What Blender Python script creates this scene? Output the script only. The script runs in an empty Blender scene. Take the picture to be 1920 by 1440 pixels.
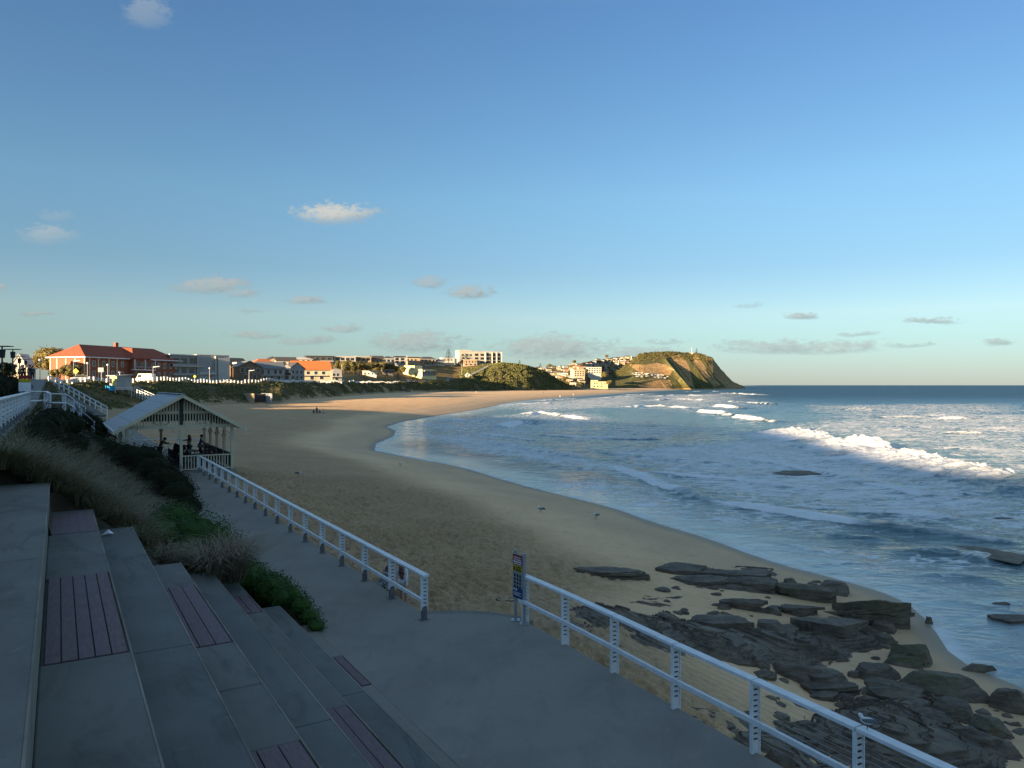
import bpy, bmesh, math, random
import numpy as np
from mathutils import Vector, Matrix
R = math.radians
random.seed(7); rng = np.random.default_rng(7)
SC = bpy.context.scene; COL = SC.collection
# ---- measures: the camera stands CZ above the lower path (z = 0); F, CX, HY turn plan positions into bearings
F, CX, HY, CZ, SEA = 1400.0, 960.0, 722.0, 5.5, -3.5
AU = R(31.26); SU, CU = math.sin(AU), math.cos(AU)
def P(px, py, D): return Vector(((px-CX)/F*D, D, CZ-(py-HY)/F*D))
def PZ(px, py, z):
    D = F*(CZ-z)/(py-HY); return Vector(((px-CX)/F*D, D, z))
def UV(u, v, z=0.0): return Vector((-SU*u+CU*v, CU*u+SU*v, z))
def uv_of(x, y): return -SU*x+CU*y, CU*x+SU*y
# ---------------------------------------------------------------- noise
def _h(ix, iy, s):
    n = (ix*374761393 + iy*668265263 + s*974711) & 0xffffffff
    n = ((n ^ (n >> 13))*1274126177) & 0xffffffff
    return ((n ^ (n >> 16)) & 0xffff)/65535.0
def vn(x, y, s=0):
    x = np.asarray(x, float); y = np.asarray(y, float)
    ix = np.floor(x).astype(np.int64); iy = np.floor(y).astype(np.int64)
    fx = x-ix; fy = y-iy; fx = fx*fx*(3-2*fx); fy = fy*fy*(3-2*fy)
    a = _h(ix, iy, s); b = _h(ix+1, iy, s); c = _h(ix, iy+1, s); d = _h(ix+1, iy+1, s)
    return ((a+(b-a)*fx)*(1-fy)+(c+(d-c)*fx)*fy)*2-1
def fbm(x, y, o=4, s=0, g=.5):
    t = 0; a = 1; n = 0
    for k in range(o):
        t = t+a*vn(np.asarray(x)*2**k+k*17.3, np.asarray(y)*2**k-k*9.1, s+k); n += a; a *= g
    return t/n
def sst(a, b, x):
    t = np.clip((np.asarray(x, float)-a)/(b-a), 0, 1); return t*t*(3-2*t)
# ---------------------------------------------------------------- mesh helpers
def tag(o, label=None, cat=None, group=None, kind=None):
    for k, v in (('label', label), ('category', cat), ('group', group), ('kind', kind)):
        if v: o[k] = v
    return o
def npmesh(name, V, Fc, mat, parent=None, smooth=True, attrs=None, mi=None):
    V = np.asarray(V, np.float32).reshape(-1, 3); Fc = np.asarray(Fc, np.int32)
    me = bpy.data.meshes.new(name); k = Fc.shape[1]
    me.vertices.add(len(V)); me.vertices.foreach_set('co', V.ravel())
    me.loops.add(Fc.size); me.loops.foreach_set('vertex_index', Fc.ravel())
    me.polygons.add(len(Fc)); me.polygons.foreach_set('loop_start', np.arange(0, Fc.size, k, dtype=np.int32))
    me.polygons.foreach_set('use_smooth', np.full(len(Fc), smooth))
    for m in (mat if isinstance(mat, (list, tuple)) else [mat]): me.materials.append(m)
    if mi is not None: me.polygons.foreach_set('material_index', np.asarray(mi, np.int32))
    for n, a in (attrs or {}).items():
        at = me.attributes.new(n, 'FLOAT', 'POINT'); at.data.foreach_set('value', np.asarray(a, np.float32).ravel())
    me.update(calc_edges=True); me.validate()
    o = bpy.data.objects.new(name, me); COL.objects.link(o)
    if parent: o.parent = parent
    return o
def grid_faces(nr, nc):
    i = np.arange(nr*nc).reshape(nr, nc)
    return np.stack([i[:-1, :-1], i[:-1, 1:], i[1:, 1:], i[1:, :-1]], -1).reshape(-1, 4)
class MB:
    def __init__(s): s.v = []; s.f = []; s.m = []
    def add(s, vs, fs, mi=0):
        n = len(s.v); s.v += [tuple(v) for v in vs]; s.f += [tuple(i+n for i in f) for f in fs]; s.m += [mi]*len(fs); return s
    def box(s, x0, x1, y0, y1, z0, z1, mi=0, M=None):
        vs = [Vector(p) for p in ((x0,y0,z0),(x1,y0,z0),(x1,y1,z0),(x0,y1,z0),(x0,y0,z1),(x1,y0,z1),(x1,y1,z1),(x0,y1,z1))]
        if M: vs = [M @ v for v in vs]
        return s.add(vs, [(3,2,1,0),(4,5,6,7),(0,1,5,4),(1,2,6,5),(2,3,7,6),(3,0,4,7)], mi)
    def bar(s, a, b, w, h, mi=0, up=(0,0,1)):
        a = Vector(a); b = Vector(b); d = (b-a); L = d.length; d.normalize(); up = Vector(up)
        if abs(d.dot(up)) > .98: up = Vector((0,1,0))
        x = d.cross(up).normalized(); z = x.cross(d)
        vs = [a+x*(i*w/2)+z*(j*h/2)+d*k for k in (0, L) for i, j in ((-1,-1),(1,-1),(1,1),(-1,1))]
        return s.add(vs, [(3,2,1,0),(4,5,6,7),(0,1,5,4),(1,2,6,5),(2,3,7,6),(3,0,4,7)], mi)
    def tube(s, a, b, r0, r1=None, n=8, mi=0):
        r1 = r0 if r1 is None else r1; a = Vector(a); b = Vector(b); d = (b-a).normalized()
        x = d.orthogonal().normalized(); y = d.cross(x); vs = []
        for c, r in ((a, r0), (b, r1)):
            vs += [c+(x*math.cos(2*math.pi*i/n)+y*math.sin(2*math.pi*i/n))*r for i in range(n)]
        fs = [(i, (i+1) % n, n+(i+1) % n, n+i) for i in range(n)]+[tuple(range(n-1, -1, -1)), tuple(range(n, 2*n))]
        return s.add(vs, fs, mi)
    def poly(s, pts, off, mi=0):      # a flat outline given thickness 'off'
        n = len(pts); off = Vector(off); a = [Vector(p) for p in pts]
        return s.add(a+[p+off for p in a], [tuple(range(n)), tuple(range(2*n-1, n-1, -1))]+[(i, n+i, n+(i+1) % n, (i+1) % n) for i in range(n)], mi)
    def blob(s, c, r, n=10, mi=0):
        c = Vector(c); r = (r, r, r) if not isinstance(r, (tuple, list)) else r; vs = []; m = n//2+1
        for j in range(m+1):
            t = math.pi*j/m
            for i in range(n): vs.append(c+Vector((r[0]*math.sin(t)*math.cos(2*math.pi*i/n), r[1]*math.sin(t)*math.sin(2*math.pi*i/n), r[2]*math.cos(t))))
        return s.add(vs, [(j*n+i, (j+1)*n+i, (j+1)*n+(i+1) % n, j*n+(i+1) % n) for j in range(m) for i in range(n)], mi)
    def build(s, name, mat, parent=None, world=False, smooth=False, bevel=0):
        me = bpy.data.meshes.new(name); vs = s.v
        if world and parent is not None:
            Mi = parent.matrix_basis.inverted(); vs = [Mi @ Vector(v) for v in vs]
        me.from_pydata(vs, [], s.f)
        for m in (mat if isinstance(mat, (list, tuple)) else [mat]): me.materials.append(m)
        for p, i in zip(me.polygons, s.m): p.material_index = i; p.use_smooth = smooth
        bm = bmesh.new(); bm.from_mesh(me); bmesh.ops.recalc_face_normals(bm, faces=bm.faces); bm.to_mesh(me); bm.free()
        o = bpy.data.objects.new(name, me); COL.objects.link(o)
        if parent: o.parent = parent
        if bevel:
            b = o.modifiers.new('bevel', 'BEVEL'); b.width = bevel; b.segments = 2; b.limit_method = 'ANGLE'
        return o
def thing(name, loc, rz=0, label=None, cat=None, group=None):
    o = bpy.data.objects.new(name, None); COL.objects.link(o); o.location = loc; o.rotation_euler = (0, 0, rz)
    o.empty_display_size = .3
    return tag(o, label, cat, group)
def copy_tree(o, parent=None, kids=None):
    c = o.copy(); COL.objects.link(c); c.parent = parent
    for ch in list(KIDS.get(o.name, []) or o.children): copy_tree(ch, c)
    return c
KIDS = {}
# ---------------------------------------------------------------- materials
def new_mat(name):
    m = bpy.data.materials.new(name); m.use_nodes = True; nt = m.node_tree; b = nt.nodes['Principled BSDF']
    return m, nt, b
def N(nt, t, **kw):
    n = nt.nodes.new('ShaderNode'+t)
    for k, v in kw.items():
        if k in n.bl_rna.properties: setattr(n, k, v)
        else: n.inputs[k.replace('_', ' ')].default_value = v
    return n
def mth(nt, op, a, b=None, c=None, clamp=False):
    n = nt.nodes.new('ShaderNodeMath'); n.operation = op; n.use_clamp = clamp
    for i, x in enumerate((a, b, c)):
        if x is None: continue
        if isinstance(x, (int, float)): n.inputs[i].default_value = x
        else: nt.links.new(x, n.inputs[i])
    return n.outputs[0]
def mixc(nt, f, a, b):
    n = nt.nodes.new('ShaderNodeMix'); n.data_type = 'RGBA'
    for i, x in ((0, f), (6, a), (7, b)):
        if isinstance(x, (int, float)): n.inputs[i].default_value = x
        elif isinstance(x, (tuple, list)): n.inputs[i].default_value = (*x[:3], 1)
        else: nt.links.new(x, n.inputs[i])
    return n.outputs[2]
def smap(nt, x, a, b, c=0., d=1.):
    n = nt.nodes.new('ShaderNodeMapRange'); n.interpolation_type = 'SMOOTHSTEP'; nt.links.new(x, n.inputs[0])
    for i, v in enumerate((a, b, c, d)): n.inputs[i+1].default_value = v
    return n.outputs[0]
def noise(nt, vec, scale, detail=4, rough=.55, dist=0.):
    n = N(nt, 'TexNoise', Scale=scale, Detail=detail, Roughness=rough, Distortion=dist); nt.links.new(vec, n.inputs['Vector']); return n.outputs[0]
def coords(nt, kind='Object', scale=None):
    o = nt.nodes.new('ShaderNodeTexCoord').outputs[kind]
    if scale:
        m = N(nt, 'Mapping'); m.inputs['Scale'].default_value = scale; nt.links.new(o, m.inputs[0]); o = m.outputs[0]
    return o
def bump(nt, b, h, strength, dist):
    n = N(nt, 'Bump', Strength=strength, Distance=dist); nt.links.new(h, n.inputs['Height']); nt.links.new(n.outputs[0], b.inputs['Normal']); return n
def mat(name, col, rough=.75, var=.12, scale=3., bmp=0., bscale=None, metal=0., spec=.3, leaf=0., stretch=None):
    m, nt, b = new_mat(name); v = coords(nt, 'Object', stretch)
    f = noise(nt, v, scale, 5, .6)
    f = smap(nt, f, .3, .7)
    lo = tuple(c*(1-var) for c in col); hi = tuple(min(1, c*(1+var)) for c in col); c = mixc(nt, f, lo, hi)
    if leaf:
        g = nt.nodes.new('ShaderNodeNewGeometry').outputs['Random Per Island']
        c = mixc(nt, mth(nt, 'MULTIPLY', g, leaf), c, tuple(min(1, x*k) for x, k in zip(col, (2.4, 2.0, 1.5))))
    nt.links.new(c, b.inputs['Base Color']); b.inputs['Roughness'].default_value = rough; b.inputs['Metallic'].default_value = metal
    b.inputs['Specular IOR Level'].default_value = spec
    if bmp: bump(nt, b, noise(nt, v, bscale or scale*6, 6, .65), .6, bmp)
    return m
def attr(nt, n):
    a = nt.nodes.new('ShaderNodeAttribute'); a.attribute_name = n; return a.outputs['Fac']
M = {}
M['white'] = mat('white_paint', (.74,.76,.78), .45, .08, 6)
M['whitewall'] = mat('white_render', (.52,.51,.48), .7, .06, .6)
M['cream'] = mat('cream_paint', (.62,.55,.40), .6, .08, 2)
M['creamwall'] = mat('cream_render', (.50,.44,.32), .75, .06, .6)
M['dark'] = mat('dark_metal', (.03,.032,.036), .5, .2, 6)
M['steel'] = mat('galvanised_steel', (.38,.40,.42), .45, .12, 9, metal=.5)
M['glass'] = mat('window_glass', (.025,.03,.035), .12, .2, .4, spec=.6)
M['brick'] = mat('red_brick', (.30,.105,.06), .85, .16, 1.2)
M['tile_red'] = mat('red_roof_tile', (.33,.085,.045), .75, .14, 1.0)
M['tile_orange'] = mat('orange_roof_tile', (.55,.17,.055), .75, .12, 1.0)
M['roof_grey'] = mat('grey_roof', (.20,.21,.22), .6, .1, .8)
M['roof_dark'] = mat('dark_roof', (.075,.07,.07), .6, .15, .8)
M['brownwall'] = mat('brown_wall', (.22,.15,.10), .8, .12, .7)
M['greywall'] = mat('grey_wall', (.33,.34,.35), .8, .08, .7)
M['darkwall'] = mat('charcoal_wall', (.07,.07,.075), .8, .1, .7)
M['tanwall'] = mat('tan_brick', (.42,.31,.20), .85, .1, .7)
M['roofsheet'] = mat('pale_roof_sheet', (.35,.37,.40), .55, .05, .7)
# ================================================================ camera, light, sky
cam = bpy.data.cameras.new('camera'); co = bpy.data.objects.new('camera', cam); COL.objects.link(co)
co.location = (0, 0, CZ); co.rotation_euler = (R(90), 0, 0); cam.sensor_width = 36; cam.lens = 36*F/1920
cam.shift_y = 2/1920; cam.clip_start = .1; cam.clip_end = 60000; SC.camera = co
SC.cycles.max_bounces = 4; SC.cycles.diffuse_bounces = 2; SC.cycles.glossy_bounces = 2; SC.cycles.transparent_max_bounces = 4; SC.cycles.caustics_reflective = False
EL = R(8.5); AZ = R(225)
ld = bpy.data.lights.new('sun', 'SUN'); ld.energy = 4.6; ld.angle = R(.5); ld.color = (1, .72, .42)
lo = bpy.data.objects.new('sun', ld); COL.objects.link(lo)
tosun = Vector((math.sin(AZ)*math.cos(EL), math.cos(AZ)*math.cos(EL), math.sin(EL)))
lo.rotation_euler = tosun.to_track_quat('Z', 'Y').to_euler(); lo.location = (-100, -100, 80)
SC.view_settings.view_transform = 'Standard'; SC.view_settings.look = 'None'; SC.view_settings.gamma = 1; SC.view_settings.exposure = 2.0
W = bpy.data.worlds.new('World'); SC.world = W; W.use_nodes = True; nt = W.node_tree
bg = nt.nodes['Background']; bg.inputs['Strength'].default_value = .05
sky = nt.nodes.new('ShaderNodeTexSky'); sky.sky_type = 'NISHITA'; sky.sun_disc = False; sky.sun_elevation = R(11); sky.sun_rotation = AZ
sky.altitude = 0; sky.air_density = 1.0; sky.dust_density = 0.; sky.ozone_density = 4.
sky.sun_elevation = EL
g = coords(nt, 'Generated'); sp = N(nt, 'SeparateXYZ'); nt.links.new(g, sp.inputs[0])
yy = mth(nt, 'MAXIMUM', sp.outputs[1], .05)
wa = N(nt, 'TexNoise', Scale=26., Detail=4., Roughness=.62); mp = N(nt, 'Mapping'); mp.inputs['Scale'].default_value = (1, 1, 2.2)
nt.links.new(g, mp.inputs[0]); nt.links.new(mp.outputs[0], wa.inputs['Vector'])
wa2 = N(nt, 'TexNoise', Scale=95., Detail=4., Roughness=.65); nt.links.new(mp.outputs[0], wa2.inputs['Vector'])
n1 = mth(nt, 'SUBTRACT', wa.outputs[0], .5); n2 = mth(nt, 'SUBTRACT', wa2.outputs[0], .5)
ta = mth(nt, 'ADD', mth(nt, 'DIVIDE', sp.outputs[0], yy), mth(nt, 'MULTIPLY', n1, .030))
te = mth(nt, 'ADD', mth(nt, 'DIVIDE', sp.outputs[2], yy), mth(nt, 'ADD', mth(nt, 'MULTIPLY', n2, .010), mth(nt, 'MULTIPLY', n1, .016)))
CLOUDS = [(630,400,88,25,1.),(395,536,92,18,.8),(455,549,38,10,.7),(880,548,50,15,.9),(805,531,36,13,.7),(575,564,50,8,.7),(480,628,62,8,.7),(640,617,46,9,.7),
 (785,641,100,24,.8),(1040,652,130,26,.75),(570,640,60,9,.6),(1500,595,38,8,.7),(1750,603,66,7,.65),(1870,643,34,8,.6),(1490,652,170,16,.6),(1580,652,66,12,.6),
 (90,440,62,22,.45),(275,24,52,34,.35),(70,589,36,5,.6),(1250,640,46,6,.5),(105,404,36,14,.3),(1605,626,46,6,.5),(0,538,20,7,.7),(1210,662,90,18,.6),(1400,574,30,5,.3),(470,584,30,5,.35),(1700,648,50,6,.45)]
fr = mth(nt, 'GREATER_THAN', sp.outputs[1], .3)
def cloud_layer(cl, cdark, clit):
    tot = None; lit = None
    for (px, py, w, h, dns) in cl:
        dx = mth(nt, 'MULTIPLY', mth(nt, 'SUBTRACT', ta, (px-CX)/F), F/w); dy = mth(nt, 'MULTIPLY', mth(nt, 'SUBTRACT', te, (HY-py)/F), F/h)
        r2 = mth(nt, 'MULTIPLY_ADD', dx, dx, mth(nt, 'MULTIPLY', dy, dy))
        m_ = mth(nt, 'MULTIPLY', smap(nt, mth(nt, 'ADD', r2, nw), -.1, 1.15, 1., 0.), dns)
        l_ = mth(nt, 'MULTIPLY', m_, mth(nt, 'ADD', mth(nt, 'MULTIPLY_ADD', dx, -.35, dy), nl))
        tot = m_ if tot is None else mth(nt, 'MAXIMUM', tot, m_); lit = l_ if lit is None else mth(nt, 'ADD', lit, l_)
    ccol = mixc(nt, smap(nt, lit, -.25, .85), cdark, clit)
    b_ = nt.nodes.new('ShaderNodeBackground'); b_.inputs['Strength'].default_value = .05
    nt.links.new(mixc(nt, mth(nt, 'MULTIPLY', tot, .95), SKYK.outputs[2], ccol), b_.inputs['Color']); return b_.outputs[0]
nw = mth(nt, 'ADD', mth(nt, 'MULTIPLY', n2, 2.2), mth(nt, 'MULTIPLY', n1, 1.6)); nl = mth(nt, 'ADD', mth(nt, 'MULTIPLY', n2, 1.8), .75)
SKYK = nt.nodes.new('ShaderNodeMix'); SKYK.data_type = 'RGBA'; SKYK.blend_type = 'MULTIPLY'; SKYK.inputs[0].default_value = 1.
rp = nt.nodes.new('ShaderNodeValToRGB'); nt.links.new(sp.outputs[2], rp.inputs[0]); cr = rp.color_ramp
for i, (pos, c_) in enumerate(((0., (.66,.75,1.06)), (.06, (1.15,1.06,1.02)), (.09, (1.5,1.19,1.03)), (.15, (1.42,1.18,1.04)), (.24, (1.62,1.42,1.2)), (.45, (1.45,1.35,1.3)), (.62, (3.6,2.3,1.55)), (.85, (4.5,2.6,1.65)))):  # sky tint by height; extra warm brightness added overhead to fill the shaded ground
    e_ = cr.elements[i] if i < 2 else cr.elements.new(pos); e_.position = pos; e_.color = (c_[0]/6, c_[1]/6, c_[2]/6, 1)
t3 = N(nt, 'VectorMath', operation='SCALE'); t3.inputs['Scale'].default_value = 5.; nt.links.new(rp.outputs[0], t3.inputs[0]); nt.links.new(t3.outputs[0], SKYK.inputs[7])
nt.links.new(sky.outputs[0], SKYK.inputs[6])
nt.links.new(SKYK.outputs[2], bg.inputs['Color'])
tr = mth(nt, 'DIVIDE', sp.outputs[2], yy); g_lo = mth(nt, 'MULTIPLY', fr, mth(nt, 'LESS_THAN', mth(nt, 'ABSOLUTE', mth(nt, 'SUBTRACT', tr, .0785)), .0785)); g_hi = mth(nt, 'MULTIPLY', fr, mth(nt, 'LESS_THAN', mth(nt, 'ABSOLUTE', mth(nt, 'SUBTRACT', tr, .357)), .2))
sh = bg.outputs[0]
for gate, cl, c1, c2 in ((g_lo, [c_ for c_ in CLOUDS if c_[1] > 500], (1.5,1.85,1.9), (2.4,2.5,2.4)), (g_hi, [c_ for c_ in CLOUDS if c_[1] < 500], (1.7,2.15,2.4), (3.2,3.2,2.95))):
    ms = nt.nodes.new('ShaderNodeMixShader'); nt.links.new(gate, ms.inputs[0]); nt.links.new(sh, ms.inputs[1]); nt.links.new(cloud_layer(cl, c1, c2), ms.inputs[2]); sh = ms.outputs[0]
nt.links.new(sh, nt.nodes['World Output'].inputs['Surface'])
W.cycles.sampling_method = 'MANUAL'; W.cycles.sample_map_resolution = 512
# ================================================================ ground shapes
SHORE_PX = [(2600,1500),(1990,1330),(1920,1290),(1790,1240),(1745,1170),(1700,1130),(1640,1105),(1530,1075),(1420,1045),(1330,1010),(1220,978),(1150,952),(1050,928),(960,905),(860,874),(760,857),(685,841),
 (752,812),(718,797),(830,778),(912,765),(962,752),(1100,741),(1225,733)]
SHORE = np.array([PZ(a, b, SEA)[:2] for a, b in SHORE_PX]+[(330, 1480)])
SHORE = np.vstack([[(15, -60)], SHORE])
def _smooth(p, n=2):
    for _ in range(n):
        q = .75*p[:-1]+.25*p[1:]; r = .25*p[:-1]+.75*p[1:]; o = np.empty((2*len(q), 2)); o[0::2] = q; o[1::2] = r
        p = np.vstack([p[:1], o, p[-1:]])
    return p
SHORE_S = _smooth(SHORE, 1)
def seg_dist(x, y, poly):
    best = np.full(x.shape, 1e9); sgn = np.zeros(x.shape); tt = np.zeros(x.shape); acc = 0
    for a, b in zip(poly[:-1], poly[1:]):
        d = b-a; L2 = d@d
        if L2 < 1e-9: continue
        L = math.sqrt(L2); t = np.clip(((x-a[0])*d[0]+(y-a[1])*d[1])/L2, 0, 1)
        ex = x-a[0]-t*d[0]; ey = y-a[1]-t*d[1]; q = ex*ex+ey*ey; w = q < best
        best = np.where(w, q, best); sgn = np.where(w, np.sign(d[0]*(y-a[1])-d[1]*(x-a[0])), sgn); tt = np.where(w, acc+t*L, tt); acc += L
    return np.sqrt(best), sgn, tt, acc
def shore_d(x, y):                       # > 0 on land
    d, s, _, _ = seg_dist(x, y, SHORE_S); return d*np.where(s >= 0, 1, -1)
def h_sand(x, y, d=None):
    x = np.asarray(x, float); y = np.asarray(y, float)
    d = shore_d(x, y) if d is None else d
    far = sst(80, 300, y)
    z = SEA+np.where(d > 0, (2.9+.3*far)*np.tanh(d*(.125)/2.9), d*.09)
    u, v = uv_of(x, y); u, v = -SU*x+CU*y, CU*x+SU*y
    e = np.maximum(v-7.5, 0)+np.maximum(15.5-u, 0)*.8
    z = np.maximum(z, -.28-.12*e-.007*e*e)
    g = np.exp(-(((x-.2)/3.)**2+((y-18.2)/2.6)**2)); z = z*(1-g)+g*np.maximum(z, -.10)
    z = z+.10*fbm(x/9, y/9, 3, 5)*sst(2, 10, d)
    return z
LANDK = {   # bearing: front, toe, mid, crest, plateau, hill base, hill top, back  (distance, height)
 -2600:[(45,4),(80,4.6),(110,5.8),(170,6.3),(240,6.8),(330,8),(600,9),(900,9)],
 -300:[(45,3.9),(80,4.6),(110,5.8),(170,6.3),(240,6.8),(330,8),(600,9),(900,9)],
 0:[(45,3.4),(80,4.5),(110,5.7),(170,6.3),(240,6.8),(330,8),(600,9),(900,9)],
 80:[(62,2.4),(85,3.6),(110,5.2),(160,6.3),(240,6.8),(330,8),(600,9),(900,9)],
 130:[(62,-1.4),(110,1.0),(140,4),(170,6.1),(240,6.8),(330,8),(600,9),(900,9)],
 200:[(80,-2.2),(140,.2),(165,3.2),(190,6.2),(240,6.8),(330,8),(600,9),(900,9)],
 300:[(120,-2.2),(180,-.2),(198,3),(218,6.3),(260,6.8),(360,7),(600,9),(900,9)],
 400:[(160,-2.2),(225,-.4),(240,3),(258,6.3),(300,6.7),(400,8),(600,14),(900,14)],
 480:[(180,-2.2),(240,-.4),(262,3),(285,6.4),(320,6.8),(430,8),(600,19),(900,19)],
 525:[(190,-2.2),(240,-.5),(275,4),(305,6.5),(345,7),(450,10),(650,24),(900,24)],
 565:[(240,-2.2),(300,-.4),(315,3.3),(335,6.6),(365,7),(470,11),(680,25),(900,25)],
 640:[(290,-2.2),(365,-.4),(382,3.4),(402,6.8),(440,7.4),(540,13),(700,25),(950,26)],
 700:[(380,-2.2),(480,-.4),(498,3.5),(520,7),(560,8),(640,15),(720,24),(1000,26)],
 760:[(460,-2.2),(570,-.3),(592,4),(615,7.2),(650,9),(720,17),(790,25),(1000,27)],
 850:[(560,-2.2),(690,-.1),(712,5),(740,9),(770,14),(820,20),(860,29),(1000,30)],
 900:[(600,-2.2),(755,0),(778,8),(800,15),(825,22),(850,28.5),(880,30),(1000,28)],
 940:[(620,-2.2),(775,.1),(798,12),(822,22),(850,30.5),(880,31),(930,30),(1000,26)],
 985:[(640,-2.2),(800,.1),(822,12),(842,20),(862,28),(890,28.5),(930,26),(1000,20)],
 1020:[(660,-2.2),(830,.1),(850,8),(866,16),(880,21.5),(900,21.5),(940,18),(1000,12)],
 1048:[(690,-2.2),(860,.1),(872,4),(882,8),(892,10.5),(905,10),(940,8),(1000,5)],
 1075:[(700,-2.2),(890,0),(900,.8),(910,1.6),(920,2.),(940,1.6),(960,1),(1000,0)],
 1110:[(720,-2.4),(900,-1.2),(910,-1),(920,-1),(930,-1),(950,-1),(970,-1),(1000,-1)]}
LK = sorted(LANDK); LD = np.array([[q[0] for q in LANDK[k]] for k in LK], float); LZ = np.array([[q[1] for q in LANDK[k]] for k in LK], float)
def land_kn(px):
    return [np.interp(px, LK, LD[:, k]) for k in range(8)], [np.interp(px, LK, LZ[:, k]) for k in range(8)]
def h_land0(x, y):
    x = np.asarray(x, float); y = np.asarray(y, float); px = CX+F*x/np.maximum(y, 1)
    D, Z = land_kn(px); z = np.full(np.broadcast(x, y).shape, -6.)
    for k in range(7):
        t = (y-D[k])/np.maximum(D[k+1]-D[k], .1); w = (t >= 0) & (t < 1); tt = t
        z = np.where(w, Z[k]+(Z[k+1]-Z[k])*tt, z)
    z = np.where(y >= D[7], Z[7], z)
    return np.where(px > 1110, -6, z), D, px
def h_land(x, y):
    z, D, px = h_land0(x, y)
    am = sst(0, 1, (y-D[1])/25)*sst(-.0, 1, (D[4]+25-y)/60)
    s = 1+1.3*sst(820, 900, px)*sst(1060, 1000, px)
    z = z+am*s*(1.0*fbm(x/13, y/13, 4, 31)+.5*fbm(x/4, y/4, 3, 41)) + .1*fbm(x/20, y/20, 2, 3)
    return z
def ground(x, y): return np.maximum(h_sand(x, y), h_land(x, y))
_DS = np.exp(np.linspace(math.log(9), math.log(1600), 2600))
def hit(px, py, f=None):
    x = (px-CX)/F*_DS; z = CZ-(py-HY)/F*_DS; g = (f or ground)(x, _DS); i = int(np.argmax(z <= g))
    if z[i] > g[i]: i = len(_DS)-1
    return Vector((x[i], _DS[i], float(g[i])))
def hits(px, py): return hit(px, py, h_sand)
def gz(x, y): return float(ground(np.array([x]), np.array([y]))[0])
# ---------------------------------------------------------------- sand
m, nt, b = new_mat('beach_sand'); v = coords(nt)
wet = attr(nt, 'wet'); ft = attr(nt, 'foot')
c = mixc(nt, smap(nt, noise(nt, v, .22, 5, .6), .35, .7), (.72,.475,.26), (.82,.55,.31))
c = mixc(nt, mth(nt, 'MULTIPLY', smap(nt, noise(nt, v, 1.6, 6, .75), .5, .72), .5), c, (.42,.28,.145))
c = mixc(nt, wet, c, (.20,.15,.10))
nt.links.new(c, b.inputs['Base Color'])
rg = nt.nodes.new('ShaderNodeMapRange'); nt.links.new(wet, rg.inputs[0]); rg.inputs[3].default_value = .95; rg.inputs[4].default_value = .42; nt.links.new(rg.outputs[0], b.inputs['Roughness'])
b.inputs['Specular IOR Level'].default_value = .35
h = mth(nt, 'MULTIPLY', mth(nt, 'ADD', mth(nt, 'MULTIPLY', noise(nt, v, 2.6, 4, .6), .5), mth(nt, 'MULTIPLY', noise(nt, v, 6., 5, .6, .5), 1.)), ft)
bump(nt, b, h, 1., .6)
M['sand'] = m
pxs = np.unique(np.concatenate([np.linspace(-1300, 330, 200), np.linspace(330, 1930, 780), np.linspace(1935, 2300, 40)]))
Ds = np.concatenate([np.arange(8, 13, .2), np.arange(13, 42, .075), np.arange(42, 60, .15), np.exp(np.linspace(math.log(60), math.log(420), 330)), np.exp(np.linspace(math.log(424), math.log(1500), 130))])
PX, DD = np.meshgrid(pxs, Ds); X = (PX-CX)/F*DD; Y = DD
d = shore_d(X, Y); Z = h_sand(X, Y, d)
foot = sst(5, 13, d)*sst(420, 150, Y)
foot = foot*(1-.85*np.exp(-((d-9)/4)**2))
fp = vn(X/.21+.5*vn(X/.5, Y/.5, 3), Y/.24, 71); fp2 = vn(X/.12+4, Y/.14, 72); pk = sst(-.2, .5, fbm(X/6, Y/6, 2, 77)+.5)
dimp = -.14*sst(.0, .7, fp)+.08*sst(.15, .9, -fp)+.06*fp2
Z = Z+dimp*foot*sst(75, 40, Y)*(.35+.65*pk)
wet = .25*sst(8, 4.0, d+1.4*fbm(X/7, Y/7, 3, 9))+.55*sst(1.6, .2, d+.6*fbm(X/4, Y/4, 3, 9))
sand = npmesh('beach_sand', np.stack([X, Y, Z], -1), grid_faces(len(Ds), len(pxs)), M['sand'], attrs={'wet': wet, 'foot': foot})
tag(sand, kind='structure'); sand.name = 'sand'
# ---------------------------------------------------------------- dune and land behind the beach
m, nt, b = new_mat('dune_ground'); v = coords(nt); gr = attr(nt, 'grass'); sd = attr(nt, 'sandy')
n1 = smap(nt, noise(nt, v, .09, 6, .65), .35, .65); n2 = smap(nt, noise(nt, v, .6, 6, .7), .4, .62)
c = mixc(nt, n2, (.075,.068,.032), (.17,.14,.065)); c = mixc(nt, mth(nt, "MULTIPLY", n1, .6), c, (.15,.12,.06))
c = mixc(nt, gr, c, mixc(nt, n1, (.20,.135,.055), (.27,.19,.085)))
sfac = mth(nt, 'MULTIPLY', sd, 1.0); c = mixc(nt, sfac, c, (.45,.33,.20))
nt.links.new(c, b.inputs['Base Color']); b.inputs['Roughness'].default_value = .95; b.inputs['Specular IOR Level'].default_value = .1
bump(nt, b, noise(nt, v, .9, 6, .7), .8, .8)
M['dune'] = m
lpx = np.unique(np.concatenate([np.linspace(-2600, -40, 60), np.linspace(-40, 1110, 820)]))
Dk, Zk = land_kn(lpx); rows = []
for k, n in enumerate((6, 26, 22, 14, 12, 16, 10)):
    for i in range(n): rows.append(Dk[k]+(Dk[k+1]-Dk[k])*i/n)
rows.append(Dk[7]); rows.append(Dk[7]+600)
DD = np.array(rows); PX = np.broadcast_to(lpx, DD.shape); X = (PX-CX)/F*DD; Z = h_land(X, DD)
D_, _ = land_kn(PX)
grass = sst(-4, 4, DD-D_[3])*sst(880, 820, PX)
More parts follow.
